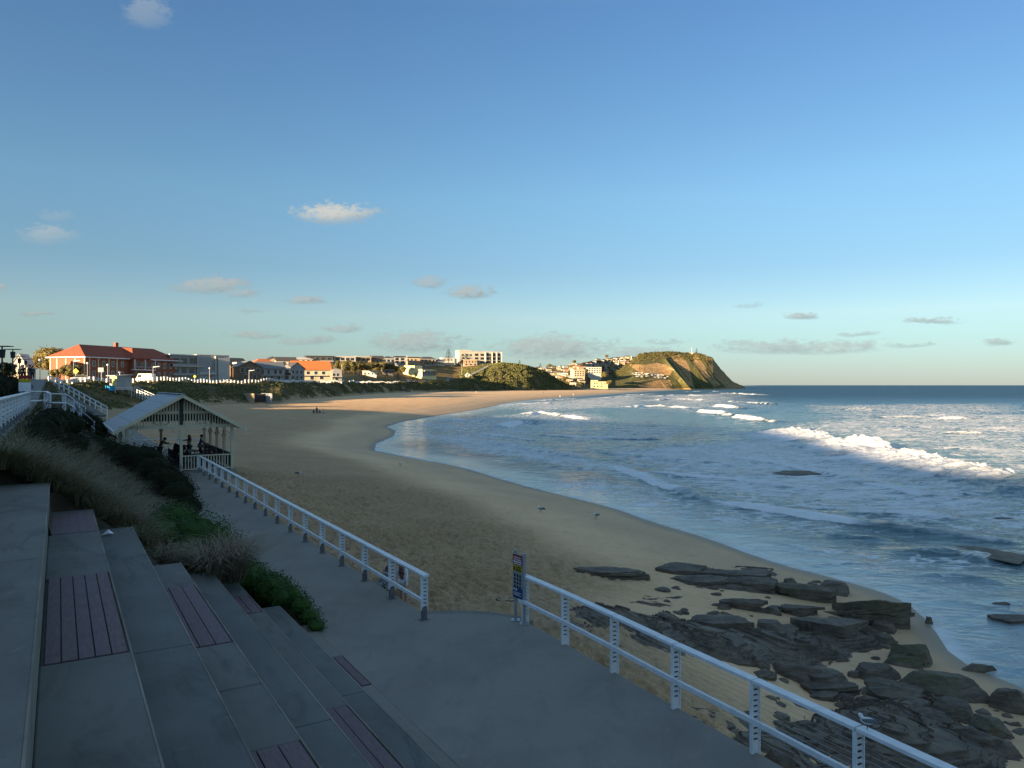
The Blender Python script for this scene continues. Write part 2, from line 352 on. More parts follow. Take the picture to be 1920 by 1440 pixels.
sandy = sst(10, 0, DD-D_[1]+8*fbm(X/9, DD/9, 3, 12)-2)*sst(860, 780, PX)
sandy = np.maximum(sandy, sst(.25, .5, fbm(X/10, DD/16, 3, 55))*(DD > D_[1])*(DD < D_[3])*.75*(PX > 560)*sst(900, 840, PX))
land = npmesh('dune', np.stack([X, DD, Z], -1), grid_faces(*DD.shape), M['dune'], attrs={'grass': grass, 'sandy': sandy})
tag(land, kind='structure')
# ---------------------------------------------------------------- the hill beside and behind the camera that shades the near beach
def ridge_h(p):
    se = np.interp(p, [-400,-120,-40,15,30,55,74,165,180,190,200,216,300], [-60,0,52,74,87,120,142,142,112,42,-10,-70,-90]); return -3.5+(se+220)*math.tan(EL)
pp = np.linspace(-420, 330, 180); ss = np.linspace(-420, -55, 66); PPp, SS = np.meshgrid(pp, ss)
rh = ridge_h(PPp); pr = np.where(SS < -220, sst(-450, -220, SS), sst(-56, -220, SS))
Z = 3.6+(np.maximum(rh, 4)-3.6)*pr+.0*SS; Z = Z+.8*fbm(PPp/12, SS/12, 3, 8)*pr*(SS < -221)
k = .70711
hill = npmesh('hill', np.stack([k*(SS-PPp), k*(SS+PPp), Z], -1), grid_faces(*Z.shape), M['dune'], attrs={'grass': Z*0, 'sandy': Z*0})
tag(hill, kind='structure')
# ---------------------------------------------------------------- headland
m, nt, b = new_mat('headland_ground'); v = coords(nt); rk = attr(nt, 'rock'); ta_ = attr(nt, 'track')
n1 = smap(nt, noise(nt, v, .022, 6, .65), .35, .65); n2 = smap(nt, noise(nt, v, .14, 6, .72), .38, .62)
vs = coords(nt, 'Object', (1, 1, 9)); st = smap(nt, noise(nt, vs, .045, 5, .6), .35, .65)
veg = mixc(nt, n2, (.08,.085,.035), (.185,.165,.07)); veg = mixc(nt, mth(nt, 'MULTIPLY', n1, .7), veg, (.125,.12,.045))
rock = mixc(nt, st, (.38,.235,.105), (.58,.39,.19)); rock = mixc(nt, mth(nt, 'MULTIPLY', n2, .4), rock, (.24,.15,.075))
f = smap(nt, mth(nt, 'ADD', rk, mth(nt, 'MULTIPLY', mth(nt, 'SUBTRACT', noise(nt, v, .09, 5, .7), .5), 1.2)), .4, .6)
c = mixc(nt, f, veg, rock); c = mixc(nt, ta_, c, (.42,.32,.2))
nt.links.new(c, b.inputs['Base Color']); b.inputs['Roughness'].default_value = .95; b.inputs['Specular IOR Level'].default_value = .1
bump(nt, b, noise(nt, v, .22, 6, .75), 1., 4.)
M['head'] = m
def inpoly(x, y, poly):
    w = np.zeros(x.shape, bool); n = len(poly)
    for i in range(n):
        (x1, y1), (x2, y2) = poly[i], poly[(i+1) % n]
        c_ = ((y1 > y) != (y2 > y)) & (x < (x2-x1)*(y-y1)/((y2-y1) or 1e-9)+x1); w ^= c_
    return w
hp = np.linspace(1082, 1397, 600)
cy = np.interp(hp, [1082,1120,1140,1160,1178,1188,1198,1207,1257,1307,1325,1337,1342,1352,1362,1373,1390,1397], [729,714,704,693,682,671,664,661,659,662,666,672,680,692,703,715,723,726])
jit = 1.0*fbm(hp/7, hp*0, 3, 90)*(hp < 1335)+.7*vn(hp/2.2, hp*0, 4)
bd = np.interp(hp, [1082,1200,1260,1310,1360,1397], [1230,1390,1480,1560,1660,1740]); cd = bd+np.interp(hp, [1082,1200,1300,1340,1397], [160,230,190,110,25])
by = np.maximum(HY+F*(CZ-SEA+.6)/bd, cy+.5)
NS = 170; s = np.linspace(0, 1, NS)[:, None]
yy_ = by[None]+(cy-by)[None]*s+jit[None]*s**14; PX = np.broadcast_to(hp, yy_.shape)
# profile in depth: a bench at the car park, then cliff, then the grassy top
bench = sst(1180, 1195, PX)*sst(1265, 1245, PX)
prof = sst(0, 1.25, s)*1.25*.55+.45*s**1.5
prof = prof+0*PX
yb = np.interp(hp, [1120,1190,1250,1270], [718,711,706,700])
D0 = bd[None]+(cd-bd)[None]*prof
ph = PX+.84*(yy_-690)*-1
rid = np.interp(ph, [1100,1150,1190,1235,1252,1262,1272,1296,1304,1322,1336,1352,1366,1390,1440,1480], [0,0,-10,-25,-52,-58,26,-18,-32,-8,-32,-4,-40,-20,0,0])
rid = rid+8*fbm(ph/9, yy_/40, 4, 61)+5*fbm(ph/3.2, yy_/14, 3, 66)
win = (.30+.55*np.exp(-((ph-1266)/9.)**2))*sst(1.02, .8, s)*sst(1225, 1262, PX+.3*(yy_-690))
D = D0+rid*win*1.0+(1-win)*2*fbm(PX/22, yy_/5, 2, 14)*sst(0, .2, s)
right = sst(1318, 1345, ph+.2*(yy_-690)); D = D+right*14*sst(0, .3, s)*sst(1.05, .7, s)
X = (PX-CX)/F*D; Z = CZ-(yy_-HY)/F*D
rock = np.zeros(yy_.shape)
for poly in ([(1178,683),(1208,684),(1232,680),(1248,685),(1262,692),(1256,704),(1230,702),(1205,703),(1195,696)], [(1252,672),(1262,667),(1276,666),(1286,676),(1293,690),(1296,706),(1302,726),(1290,722),(1275,700),(1262,681)],
             [(1294,664),(1306,664),(1318,682),(1335,704),(1352,722),(1340,726),(1318,702),(1303,680)], [(1256,712),(1262,729),(1252,730),(1200,729),(1196,722),(1235,712)], [(1318,666),(1340,674),(1366,706),(1395,726),(1362,727),(1340,706)]):
    rock = np.maximum(rock, inpoly(PX, yy_, poly)*.62)
for poly in ([(1178,683),(1208,684),(1232,680),(1248,685),(1262,692),(1256,704),(1230,702),(1205,703),(1195,696)], [(1252,672),(1262,667),(1276,666),(1286,676),(1293,690),(1284,690),(1270,684)]): rock = np.maximum(rock, inpoly(PX, yy_, poly)*.92)
rock = np.where(yy_ > by[None]-3.2, .85, rock)
track = np.zeros(yy_.shape)
for (a, b_) in (((1232,660),(1240,667)), ((1240,667),(1224,676)), ((1222,700),(1244,708)), ((1244,708),(1190,716)), ((1246,683),(1264,694)), ((1228,682),(1250,684))):
    ax = np.array(a, float); bx = np.array(b_, float); dv = bx-ax; t = np.clip(((PX-ax[0])*dv[0]+(yy_-ax[1])*dv[1])/(dv@dv), 0, 1)
    q = np.hypot(PX-ax[0]-t*dv[0], yy_-ax[1]-t*dv[1]); track = np.maximum(track, sst(.9, .45, q))
# back of the headland
nb = 30; tb = np.linspace(0, 1, nb)[1:, None]; Db = D[-1][None]+tb*420; Zb = Z[-1][None]-(tb**1.5)*(Z[-1][None]-SEA+2)+1.5*fbm(PX[:nb-1]/8, Db/40, 3, 2)*sst(0,.1,tb); Xb = (hp[None]-CX)/F*Db
V = np.concatenate([np.stack([X, D, Z], -1), np.stack([Xb, Db, Zb], -1)]); ext = np.zeros(Xb.shape)
head = npmesh('headland', V, grid_faces(NS+nb-1, len(hp)), M['head'], attrs={'rock': np.concatenate([rock, ext]), 'track': np.concatenate([track*.8, ext])})
tag(head, kind='structure')
HEADP = (PX, yy_, D)
def on_head(px, py):
    q = (HEADP[0]-px)**2+(HEADP[1]-py)**2; i = np.unravel_index(int(np.argmin(q)), q.shape); return P(px, py, float(HEADP[2][i])-1.0)
# ---------------------------------------------------------------- town hillside
TPX = np.linspace(940, 1215, 300)
TK = [(1000,-1.5),(1080,1),(1160,6),(1270,20)]
TRY = ry = np.interp(TPX, [940,1000,1050,1080,1110,1150,1185,1200,1215], [696,692,688,683,677,670,668,676,684]); do = np.interp(TPX, [940,1090,1140,1215], [0,0,400,480])
rz = CZ+(HY-ry)*(1450+do)/F
rows = [(1000+do, TPX*0-2), (1085+do, TPX*0+.6), (1150+do, TPX*0+5), (1280+do, .36*rz+1), (1450+do, rz), (1620+do, rz+1), (1900+do, rz*.4)]
DDt = []; ZZt = []
for (d0, z0), (d1, z1) in zip(rows[:-1], rows[1:]):
    for i in range(12): t = i/12; DDt.append(d0+(d1-d0)*t); ZZt.append(z0+(z1-z0)*t)
DDt = np.array(DDt); ZZt = np.array(ZZt); PX = np.broadcast_to(TPX, DDt.shape); X = (PX-CX)/F*DDt
ZZt = ZZt+1.2*fbm(X/30, DDt/30, 3, 77)*sst(1080, 1150, DDt-do)
town = npmesh('hillside', np.stack([X, DDt, ZZt], -1), grid_faces(*DDt.shape), M['dune'], attrs={'grass': .35+0*X, 'sandy': 0*X})
tag(town, kind='structure')
def on_town(px, py):
    j = int(np.argmin(abs(TPX-px))); ysc = HY+F*(CZ-ZZt[:, j])/DDt[:, j]
    i = int(np.argmin(abs(ysc[8:58]-py)))+8
    return Vector(((px-CX)/F*DDt[i, j], DDt[i, j], ZZt[i, j]))
# ================================================================ sea
BRK = [ # crest line in bearings on the water, height, foam amount, tail length
 ([(1436,806),(1480,812),(1560,830),(1650,850),(1760,876),(1860,896),(1960,915),(2100,940)], 1.65, 1., 22),
 ([(1305,772),(1335,775),(1380,781)], 1.1, 1., 9), ([(1375,781),(1410,787),(1466,793)], 1.0, 1., 7),
 ([(1335,762),(1365,764),(1392,767)], 1.2, 1., 8), ([(1360,752),(1400,756),(1490,760)], .9, .8, 12),
 ([(985,780),(1012,774),(1060,782),(1118,788)], .9, 1., 8), ([(935,803),(962,796),(985,790),(1012,795)], .8, .9, 8),
 ([(820,785),(870,790),(930,788)], .35, .7, 5), ([(1170,765),(1220,761),(1300,766)], .8, 1., 16), ([(1225,752),(1260,748),(1330,752)], .9, 1., 25),
 ([(1230,744),(1270,741),(1330,743)], 1., 1., 30), ([(1315,737),(1370,738),(1422,741)], 1.2, 1., 36), ([(1280,735),(1320,734),(1360,735)], 1., 1., 30), ([(1440,734),(1465,734)], 1.1, 1., 14),
 ([(1170,741),(1195,740),(1208,741)], .8, 1., 20), ([(1130,747),(1165,744),(1190,745)], .7, .9, 20), ([(960,757),(1000,758),(1040,756)], .6, .9, 12), ([(1010,752),(1050,749),(1100,748)], .6, .9, 16),
 ([(1758,786),(1790,785),(1812,787)], .8, .9, 6), ([(1575,765),(1610,769),(1660,774)], 1.1, .18, 4),
 ([(1760,812),(1800,812),(1850,815)], .5, .5, 8), ([(1640,783),(1700,781),(1760,782)], .5, .5, 14),
 ([(1130,866),(1200,895),(1290,928),(1400,950),(1500,966),(1620,984),(1720,992),(1850,1008),(2000,1030)], .36, .8, 2.5),
 ([(905,826),(960,838),(1050,852),(1120,862)], .3, .45, 2.5), ([(1100,845),(1250,862),(1380,870)], .2, .4, 6),
 ([(1180,885),(1300,893),(1440,905),(1560,925)], .22, .7, 2.5), ([(1340,850),(1460,868),(1600,900),(1760,935),(1900,955)], .3, .7, 3), ([(1000,815),(1120,822),(1260,826)], .3, .7, 3.5), ([(860,812),(930,815),(1010,828)], .22, .6, 2.5), ([(1560,960),(1700,965),(1850,975)], .2, .6, 2), ([(1400,1010),(1480,1020),(1560,1040)], .16, .4, 2), ([(1460,1075),(1560,1052),(1640,1062)], .2, .15, 2), ([(1660,1040),(1760,1030),(1880,1060)], .24, .15, 2), ([(1520,1000),(1600,1006),(1700,1015)], .16, .25, 2),
 ([(1690,1085),(1790,1075),(1920,1100)], .22, .15, 2), ([(1730,1118),(1820,1130),(1930,1150)], .2, .2, 2)]
spx = np.unique(np.concatenate([np.linspace(500, 690, 30), np.linspace(690, 1960, 760), np.linspace(1965, 2900, 70)]))
Ds = np.concatenate([np.exp(np.linspace(math.log(16), math.log(330), 760)), np.exp(np.linspace(math.log(331.5), math.log(2600), 200)), np.exp(np.linspace(math.log(2650), math.log(40000), 40))])
PX, DD = np.meshgrid(spx, Ds); X = (PX-CX)/F*DD; Y = DD; d = -shore_d(X, Y)
off = sst(0, 14, d)
Z = .085*fbm(X/2.2, Y/1.3, 4, 101)*off*sst(500, 120, Y)+.15*fbm(X/6+fbm(X/14, Y/14, 2, 3), Y/4, 3, 107)*off*sst(900, 300, Y)
far = sst(30, 160, d)
Z = Z+far*(.38*fbm(X/34, Y/15, 3, 111)+.35*fbm(X/13, Y/7, 2, 117)*sst(1500, 500, Y))
Z = Z*sst(30000, 1500, Y)
foam = np.zeros(X.shape)
for pts, A, fo, tail in BRK:
    poly = _smooth(np.array([PZ(a, b_, SEA)[:2] for a, b_ in pts]), 2)
    ext = 5*A+tail+6; mn = poly.min(0)-ext; mx = poly.max(0)+ext
    w = (X > mn[0]) & (X < mx[0]) & (Y > mn[1]) & (Y < mx[1])
    if not w.any(): continue
    x = X[w]; y = Y[w]; x2 = x+.9*A*fbm(x/5, y/5, 2, 7)+.6*A*fbm(x/1.3, y/1.3, 3, 17); y2 = y+1.3*A*fbm(x/6, y/6, 2, 8)+.9*A*fbm(x/1.2, y/1.2, 3, 18)
    q, sg, t, L = seg_dist(x2, y2, poly); dd0 = poly[-1]-poly[0]
    # positive n = seaward / away from the camera
    n = q*sg*(1 if dd0[0] > 0 else -1)
    tp_ = sst(0, .16*L+1, t)*sst(0, .14*L+1, L-t)*(.75+.4*vn(t/(4+A*3), t*0, 9)); tp_ = np.clip(tp_, 0, 1.15)
    wf = .75*A+.25; wb = 3.0*A+.8
    hgt = A*tp_*np.where(n < 0, np.exp(-(n/wf)**2), np.exp(-(n/wb)**2))
    fz = np.where(n < 0, sst(-2.0*A-.5, -.9*A-.1, n), sst(tail, .2, n)*.72)*fo*np.clip(tp_*1.5, 0, 1)
    fz = fz*(1-(.5 if A < 1.3 else .25)*sst(.05, .45, vn(t/(8*A+6), t*0+A*3, 13)))
    fz2 = fz*sst(-.5, .25, fbm(x/2.4, y/2.4, 4, 21)+.9-(np.maximum(n, 0)/tail)*1.15)
    lump = .42*A*(fbm(x/.9, y/.9, 4, 23)+.5*np.abs(fbm(x/1.7, y/1.7, 3, 29)))*fz2*np.exp(-(n/(wb))**2)
    Z[w] = np.maximum(Z[w], 0)*0+Z[w]+hgt+lump; foam[w] = np.maximum(foam[w], fz2)
# broad lacy foam of the surf zone
zone = np.zeros(X.shape)
def zpoly(pts, val, soft):
    poly = np.array([PZ(a, b_, SEA)[:2] for a, b_ in pts]); cl = np.vstack([poly, poly[:1]])
    ins = inpoly(X, Y, [tuple(p) for p in poly]); q, _, _, _ = seg_dist(X, Y, cl); sdq = np.where(ins, q, -q)
    return val*sst(-soft*.6, soft, sdq)
for pts, val, soft in (([(1445,800),(1500,790),(1720,770),(2000,780),(2200,960),(1930,900),(1700,850)], .50, 14), ([(1100,845),(1440,820),(1930,930),(2100,1020),(1700,985),(1400,945),(1250,905)], .78, 10),
    ([(760,815),(900,815),(1100,850),(1300,900),(1320,925),(1130,890),(900,850)], .68, 6), ([(730,795),(900,780),(1100,770),(1180,790),(1000,825),(780,830)], .42, 12),
    ([(1150,742),(1400,736),(1470,760),(1300,775),(1150,765)], .52, 60), ([(1480,760),(1900,755),(1990,775),(1500,790)], .40, 25), ([(960,905),(1130,890),(1330,930),(1700,1000),(1500,1010),(1250,975),(1100,930)], .40, 4),
    ([(1400,1000),(1930,1030),(1930,1290),(1750,1150),(1500,1060)], .36, 5), ([(880,760),(1230,736),(1250,760),(1000,775)], .5, 30), ([(1100,790),(1430,800),(1100,845),(1000,830)], .36, 14)):
    zone = np.maximum(zone, zpoly(pts, val, soft))
zone = np.maximum(zone, .10*far*sst(2500, 600, Y))
edge = np.exp(-((d-.25-.25*fbm(X/3, Y/3, 2, 5))/.45)**2)*.8*sst(260, 80, Y)
calm = sst(10.0, 1.5, d-.006*Y+2.2*fbm(X/7, Y/7, 3, 44))
Z = Z*(1-.8*calm)+SEA
sea = npmesh('sea', np.stack([X, Y, Z], -1), grid_faces(len(Ds), len(spx)), None or M['sand'], attrs={'foam': foam, 'zone': np.clip(zone, 0, 1), 'calm': calm, 'edge': edge, 'deep': sst(10, 160, d), 'rgh': sst(40, 700, Y)})
tag(sea, kind='structure')
m, nt, b = new_mat('sea_water'); v = coords(nt)
fo = attr(nt, 'foam'); zo = attr(nt, 'zone'); ca = attr(nt, 'calm'); ed = attr(nt, 'edge'); de = attr(nt, 'deep')
vst = coords(nt, 'Object', (.55, 1, 1))
na = noise(nt, vst, .34, 9, .72, .5); nb_ = noise(nt, vst, .16, 5, .6, .4)
vor = N(nt, 'TexVoronoi', feature='DISTANCE_TO_EDGE', Scale=.85); wv = N(nt, 'VectorMath', operation='ADD'); nz = N(nt, 'TexNoise', Scale=.7, Detail=4.); nt.links.new(vst, nz.inputs['Vector'])
sc_ = N(nt, 'VectorMath', operation='SCALE'); nt.links.new(nz.outputs['Color'], sc_.inputs[0]); sc_.inputs['Scale'].default_value = 2.6
nt.links.new(vst, wv.inputs[0]); nt.links.new(sc_.outputs[0], wv.inputs[1]); nt.links.new(wv.outputs[0], vor.inputs['Vector'])
lace = smap(nt, vor.outputs['Distance'], .0, .22, 1., 0.)
dens = mth(nt, 'ADD', mth(nt, 'MULTIPLY', zo, .74), mth(nt, 'MULTIPLY', mth(nt, 'SUBTRACT', nb_, .5), .55))
lf = smap(nt, mth(nt, 'ADD', mth(nt, 'ADD', mth(nt, 'MULTIPLY', na, 1.15), mth(nt, 'MULTIPLY', lace, .26)), dens), .90, 1.08)
lf = mth(nt, 'MULTIPLY', mth(nt, 'MULTIPLY', lf, smap(nt, noise(nt, coords(nt, 'Object', (.4, 1, 1)), 1.25, 6, .66, .8), .40, .52, .22, 1.)), smap(nt, zo, .03, .3), clamp=True)
bf = smap(nt, mth(nt, 'ADD', fo, mth(nt, 'MULTIPLY', mth(nt, 'SUBTRACT', na, .5), .9)), .25, .6)
ff = mth(nt, 'MAXIMUM', mth(nt, 'MAXIMUM', mth(nt, 'MULTIPLY', lf, .88), bf), mth(nt, 'MULTIPLY', ed, smap(nt, na, .4, .6)), clamp=True)
wc = mixc(nt, de, (.05,.11,.13), (.006,.05,.095)); wc = mixc(nt, ca, wc, (.24,.29,.29))
wc = mixc(nt, mth(nt, 'MULTIPLY', zo, .5), wc, (.06,.16,.20))
nt.links.new(mixc(nt, ff, wc, (.84,.86,.87)), b.inputs['Base Color'])
rr = mth(nt, 'ADD', mth(nt, 'ADD', mth(nt, 'MULTIPLY', ff, .45), .09), mth(nt, 'MULTIPLY', attr(nt, 'rgh'), .38)); nt.links.new(rr, b.inputs['Roughness']); b.inputs['IOR'].default_value = 1.33
k1 = mth(nt, 'SUBTRACT', 1., mth(nt, 'MULTIPLY', ca, .80))
hh = mth(nt, 'ADD', mth(nt, 'MULTIPLY', noise(nt, vst, .9, 6, .62, .6), 1.0), mth(nt, 'MULTIPLY', noise(nt, vst, 4.5, 3, .6), .10))
hh = mth(nt, 'MULTIPLY', mth(nt, 'ADD', hh, mth(nt, 'MULTIPLY', ff, .30)), k1)
bump(nt, b, hh, 1., .38)
M['sea'] = m; sea.data.materials[0] = m
# ================================================================ near ground works
def concrete(name, col, var=.16, stain=.6):
    m, nt, b = new_mat(name); v = coords(nt)
    n1 = noise(nt, v, .55, 6, .62, .4); n2 = noise(nt, v, 5., 6, .7); n3 = noise(nt, v, 60., 3, .6); vs = coords(nt, 'Object', (1.6, .5, 1)); n4 = noise(nt, vs, .9, 7, .68, 1.2)
    c = mixc(nt, smap(nt, n1, .3, .7), tuple(x*(1-var) for x in col), tuple(x*(1+var) for x in col))
    c = mixc(nt, mth(nt, 'MULTIPLY', smap(nt, n4, .5, .68), stain), c, tuple(x*.52 for x in col))
    c = mixc(nt, mth(nt, 'MULTIPLY', smap(nt, n2, .58, .74), .30), c, tuple(x*.62 for x in col))
    c = mixc(nt, mth(nt, 'MULTIPLY', smap(nt, n2, .44, .28), .4), c, tuple(min(1, x*1.45) for x in col))
    w = N(nt, 'TexVoronoi', Scale=1.7); nt.links.new(v, w.inputs['Vector']); c = mixc(nt, mth(nt, 'MULTIPLY', smap(nt, w.outputs['Distance'], .025, .012), .7), c, (.5,.5,.5))
    nt.links.new(c, b.inputs['Base Color']); nt.links.new(mth(nt, 'ADD', .62, mth(nt, 'MULTIPLY', n1, .3)), b.inputs['Roughness']); b.inputs['Specular IOR Level'].default_value = .25
    bump(nt, b, mth(nt, 'ADD', mth(nt, 'MULTIPLY', n2, .5), mth(nt, 'MULTIPLY', n3, .35)), .5, .012); return m
M['conc'] = concrete('weathered_concrete', (.165,.165,.15)); M['conc2'] = concrete('darker_concrete', (.15,.155,.145)); M['conc3'] = concrete('brown_grey_concrete', (.19,.185,.165))
M['pathc'] = concrete('path_concrete', (.245,.23,.20), .12, .22)
m, nt, b = new_mat('purple_timber'); v = coords(nt, 'Object', (1, 1, 1)); rnd = nt.nodes.new('ShaderNodeNewGeometry').outputs['Random Per Island']
gn = noise(nt, coords(nt, 'Object', (6, 1, 6)), 4., 6, .65); c = mixc(nt, smap(nt, gn, .3, .7), (.13,.08,.085), (.19,.125,.125)); c = mixc(nt, mth(nt, 'MULTIPLY', rnd, .4), c, (.15,.115,.14))
c = mixc(nt, mth(nt, 'MULTIPLY', smap(nt, noise(nt, v, 2.2, 5), .5, .8), .5), c, (.07,.06,.07))
nt.links.new(c, b.inputs['Base Color']); b.inputs['Roughness'].default_value = .7; bump(nt, b, gn, .4, .004); M['timber'] = m
# path along the beach (one sheet with a thick edge)
LR0, LR1 = Vector((-2.06, 17.5, 0)), Vector((-19.7, 47, 0)); NR0, NR1 = Vector((.307, 17.2, 0)), Vector((4.45, 9.58, 0))
edge_r = [(-9, 8.15), (5.9, 8.86), (10.5, 9.08), (14.3, 9.30), (14.9, 9.25), (15.4, 9.0), (15.9, 8.5), (16.2, 7.9), (16.45, 7.52), (30, 7.62), (50.6, 7.75), (51.0, 9.9), (64, 9.9), (64.3, 7.8), (90, 7.9), (120, 8)]
edge_l = [(120, 4.6), (90, 4.3), (70, 3.9), (60, 3.4), (51, 3.3), (46, 4.3), (40, 4.7), (17, 4.86), (-9, 4.86)]
mb = MB(); mb.poly([UV(u, v, 0) for u, v in edge_r+edge_l], (0, 0, -2.2)); tag(mb.build('path', M['pathc'], bevel=.02), kind='structure')
# kerb lip at the beach opening
mb = MB(); pts = [(14.7, 9.38), (15.05, 9.30), (15.6, 8.95), (16.05, 8.5), (16.35, 7.95), (16.6, 7.56)]
for a, b_ in zip(pts[:-1], pts[1:]): mb.bar(UV(*a, -.12), UV(*b_, -.12), .30, .20)
tag(mb.build('kerb', M['conc3']), kind='structure')
M['nosing'] = concrete('worn_edge', (.25,.225,.19), .35)
# ---------------------------------------------------------------- terraced seating
ZT = [3.33, 2.7, 2.25, 1.8, 1.35, .9, .45, .035]; VT = [-.168]
for z, k_ in zip(ZT[1:], (.236, .445, .587, .701, .775, .858, .892)): VT.append(k_*(CZ-z))
VT[6] = 4.32; VT[7] = 4.91
UE = [19.6, 19.35, 19.2, 16.9, 17.7, 18.3, 17.4, 17.0]
JT = [[11.07, 4.], [16.4, 12.7, 8.8, 4.6], [10.1, 4.2], [14.9, 11.3, 9.54, 7.8, 4.9], [9.1, 4.], [17.0, 15.6, 10.4, 7.3], [11.8, 6.], [14.7, 13.0, 7.]]
SL = {1: [(12.7, 8.8), (18.9, 16.4)], 3: [(14.9, 11.3), (7.8, 4.9)], 5: [(17.0, 15.6), (10.4, 7.3)], 7: [(14.7, 13.0)]}
NB = {1: 5, 3: 3, 5: 3, 7: 2}
ter = thing('terraced_seating', UV(8, 2, 0), AU, 'broad grey concrete seating terraces stepping down to the path, inset with purple timber panels', 'seating terrace')
v0 = -1.33
for i in range(8):
    js = [UE[i]]+JT[i]+[-6]; js = sorted(set(js), reverse=True); mb = MB()
    x0 = v0-2.; x1 = VT[i]-2.
    for a, c_ in zip(js[:-1], js[1:]):
        if i in SL and any(abs(a-s[0]) < .01 and abs(c_-s[1]) < .01 for s in SL[i]):
            mb.box(x0, x1, c_-8+.006, a-8-.006, -.5, ZT[i]-.035)
        else: mb.box(x0, x1, c_-8+.006, a-8-.006, -.5, ZT[i])
    o = mb.build('concrete_tier', [M['conc3'], M['conc'], M['conc2'], M['conc'], M['conc2'], M['conc'], M['conc2'], M['pathc']][i], ter, bevel=.02)
    mb = MB(); mb.box(x1-.016, x1+.002, -14, UE[i]-8-.02, ZT[i]-.03, ZT[i]+.003); mb.build('nosing', M['nosing'], ter)
    for (a, c_) in SL.get(i, []):
        mb = MB(); n = NB[i]; wv0 = x0+(.04 if i != 7 else .22); wv1 = x1-.035; wd = (wv1-wv0)/n
        for q in range(n): mb.box(wv0+q*wd+.007, wv0+(q+1)*wd-.007, c_-8+.015, a-8-.015, ZT[i]-.034, ZT[i]+.004+.0015*(q % 2))
        for q in range(n):
            for w in np.arange(c_-8+.25, a-8-.1, .62):
                for e in (.25, .75): mb.box(wv0+(q+e)*wd-.006, wv0+(q+e)*wd+.006, w-.006, w+.006, ZT[i]+.004, ZT[i]+.0072, 1)
        mb.build('timber_panel', [M['timber'], M['dark']], ter)
    v0 = VT[i]
# low concrete block at the left edge of the frame and the upper promenade
mb = MB(); NP = 40
us = np.concatenate([np.linspace(-14, 45, 12), np.linspace(48, 135, 20)]); zz = 4.05+2.2*sst(45, 118, us)
for a, b_, za, zb in zip(us[:-1], us[1:], zz[:-1], zz[1:]):
    vs = [UV(a, -34, za), UV(a, -1.34, za), UV(b_, -1.34, zb), UV(b_, -34, zb)]
    mb.add([*vs, *[p+Vector((0, 0, -2.5)) for p in vs]], [(0,1,2,3), (1,5,6,2), (0,4,5,1), (2,6,7,3)])
tag(mb.build('upper_promenade', M['conc3']), kind='structure')
mb = MB(); mb.box(-.16, .14, -6, 2.6, 0, .62); o = mb.build('concrete_block', M['conc3'], bevel=.02); o.location = UV(19.0, -1.35, 3.34); o.rotation_euler = (0, 0, AU)
tag(o, 'short pale concrete wall end under the upper white railing at the left edge', 'wall')
# ---------------------------------------------------------------- grassy bank
def bank_z(u, v):
    t = np.clip((v+1.34)/(4.86+1.34), 0, 1); top = 4.0+2.2*sst(45, 118, u)*sst(.6, 0, t)
    return 0.02+top*(1-sst(-.15, 1.02, t))*.99
uu = np.linspace(16.3, 118, 300); vv = np.linspace(-1.42, 5.1, 44); Ug, Vg = np.meshgrid(uu, vv, indexing='ij')
Tg = np.searchsorted(np.array(VT), Vg).clip(0, 7); inter = (Ug < np.array(UE)[Tg]+.15) & (Vg < VT[7])
Zg = bank_z(Ug, Vg)+.08*fbm(Ug/1.1, Vg/1.1, 3, 6)*sst(4.9, 4.2, Vg)-.12*sst(4.7, 4.95, Vg)
Zg = np.where(inter, np.minimum(Zg, np.array(ZT)[Tg]-.25), Zg); Xg = -SU*Ug+CU*Vg; Yg = CU*Ug+SU*Vg
M['soil'] = mat('bank_soil', (.06,.048,.03), .95, .3, 1.5, .05)
tag(npmesh('bank', np.stack([Xg, Yg, Zg], -1), grid_faces(300, 44), M['soil']), kind='structure')
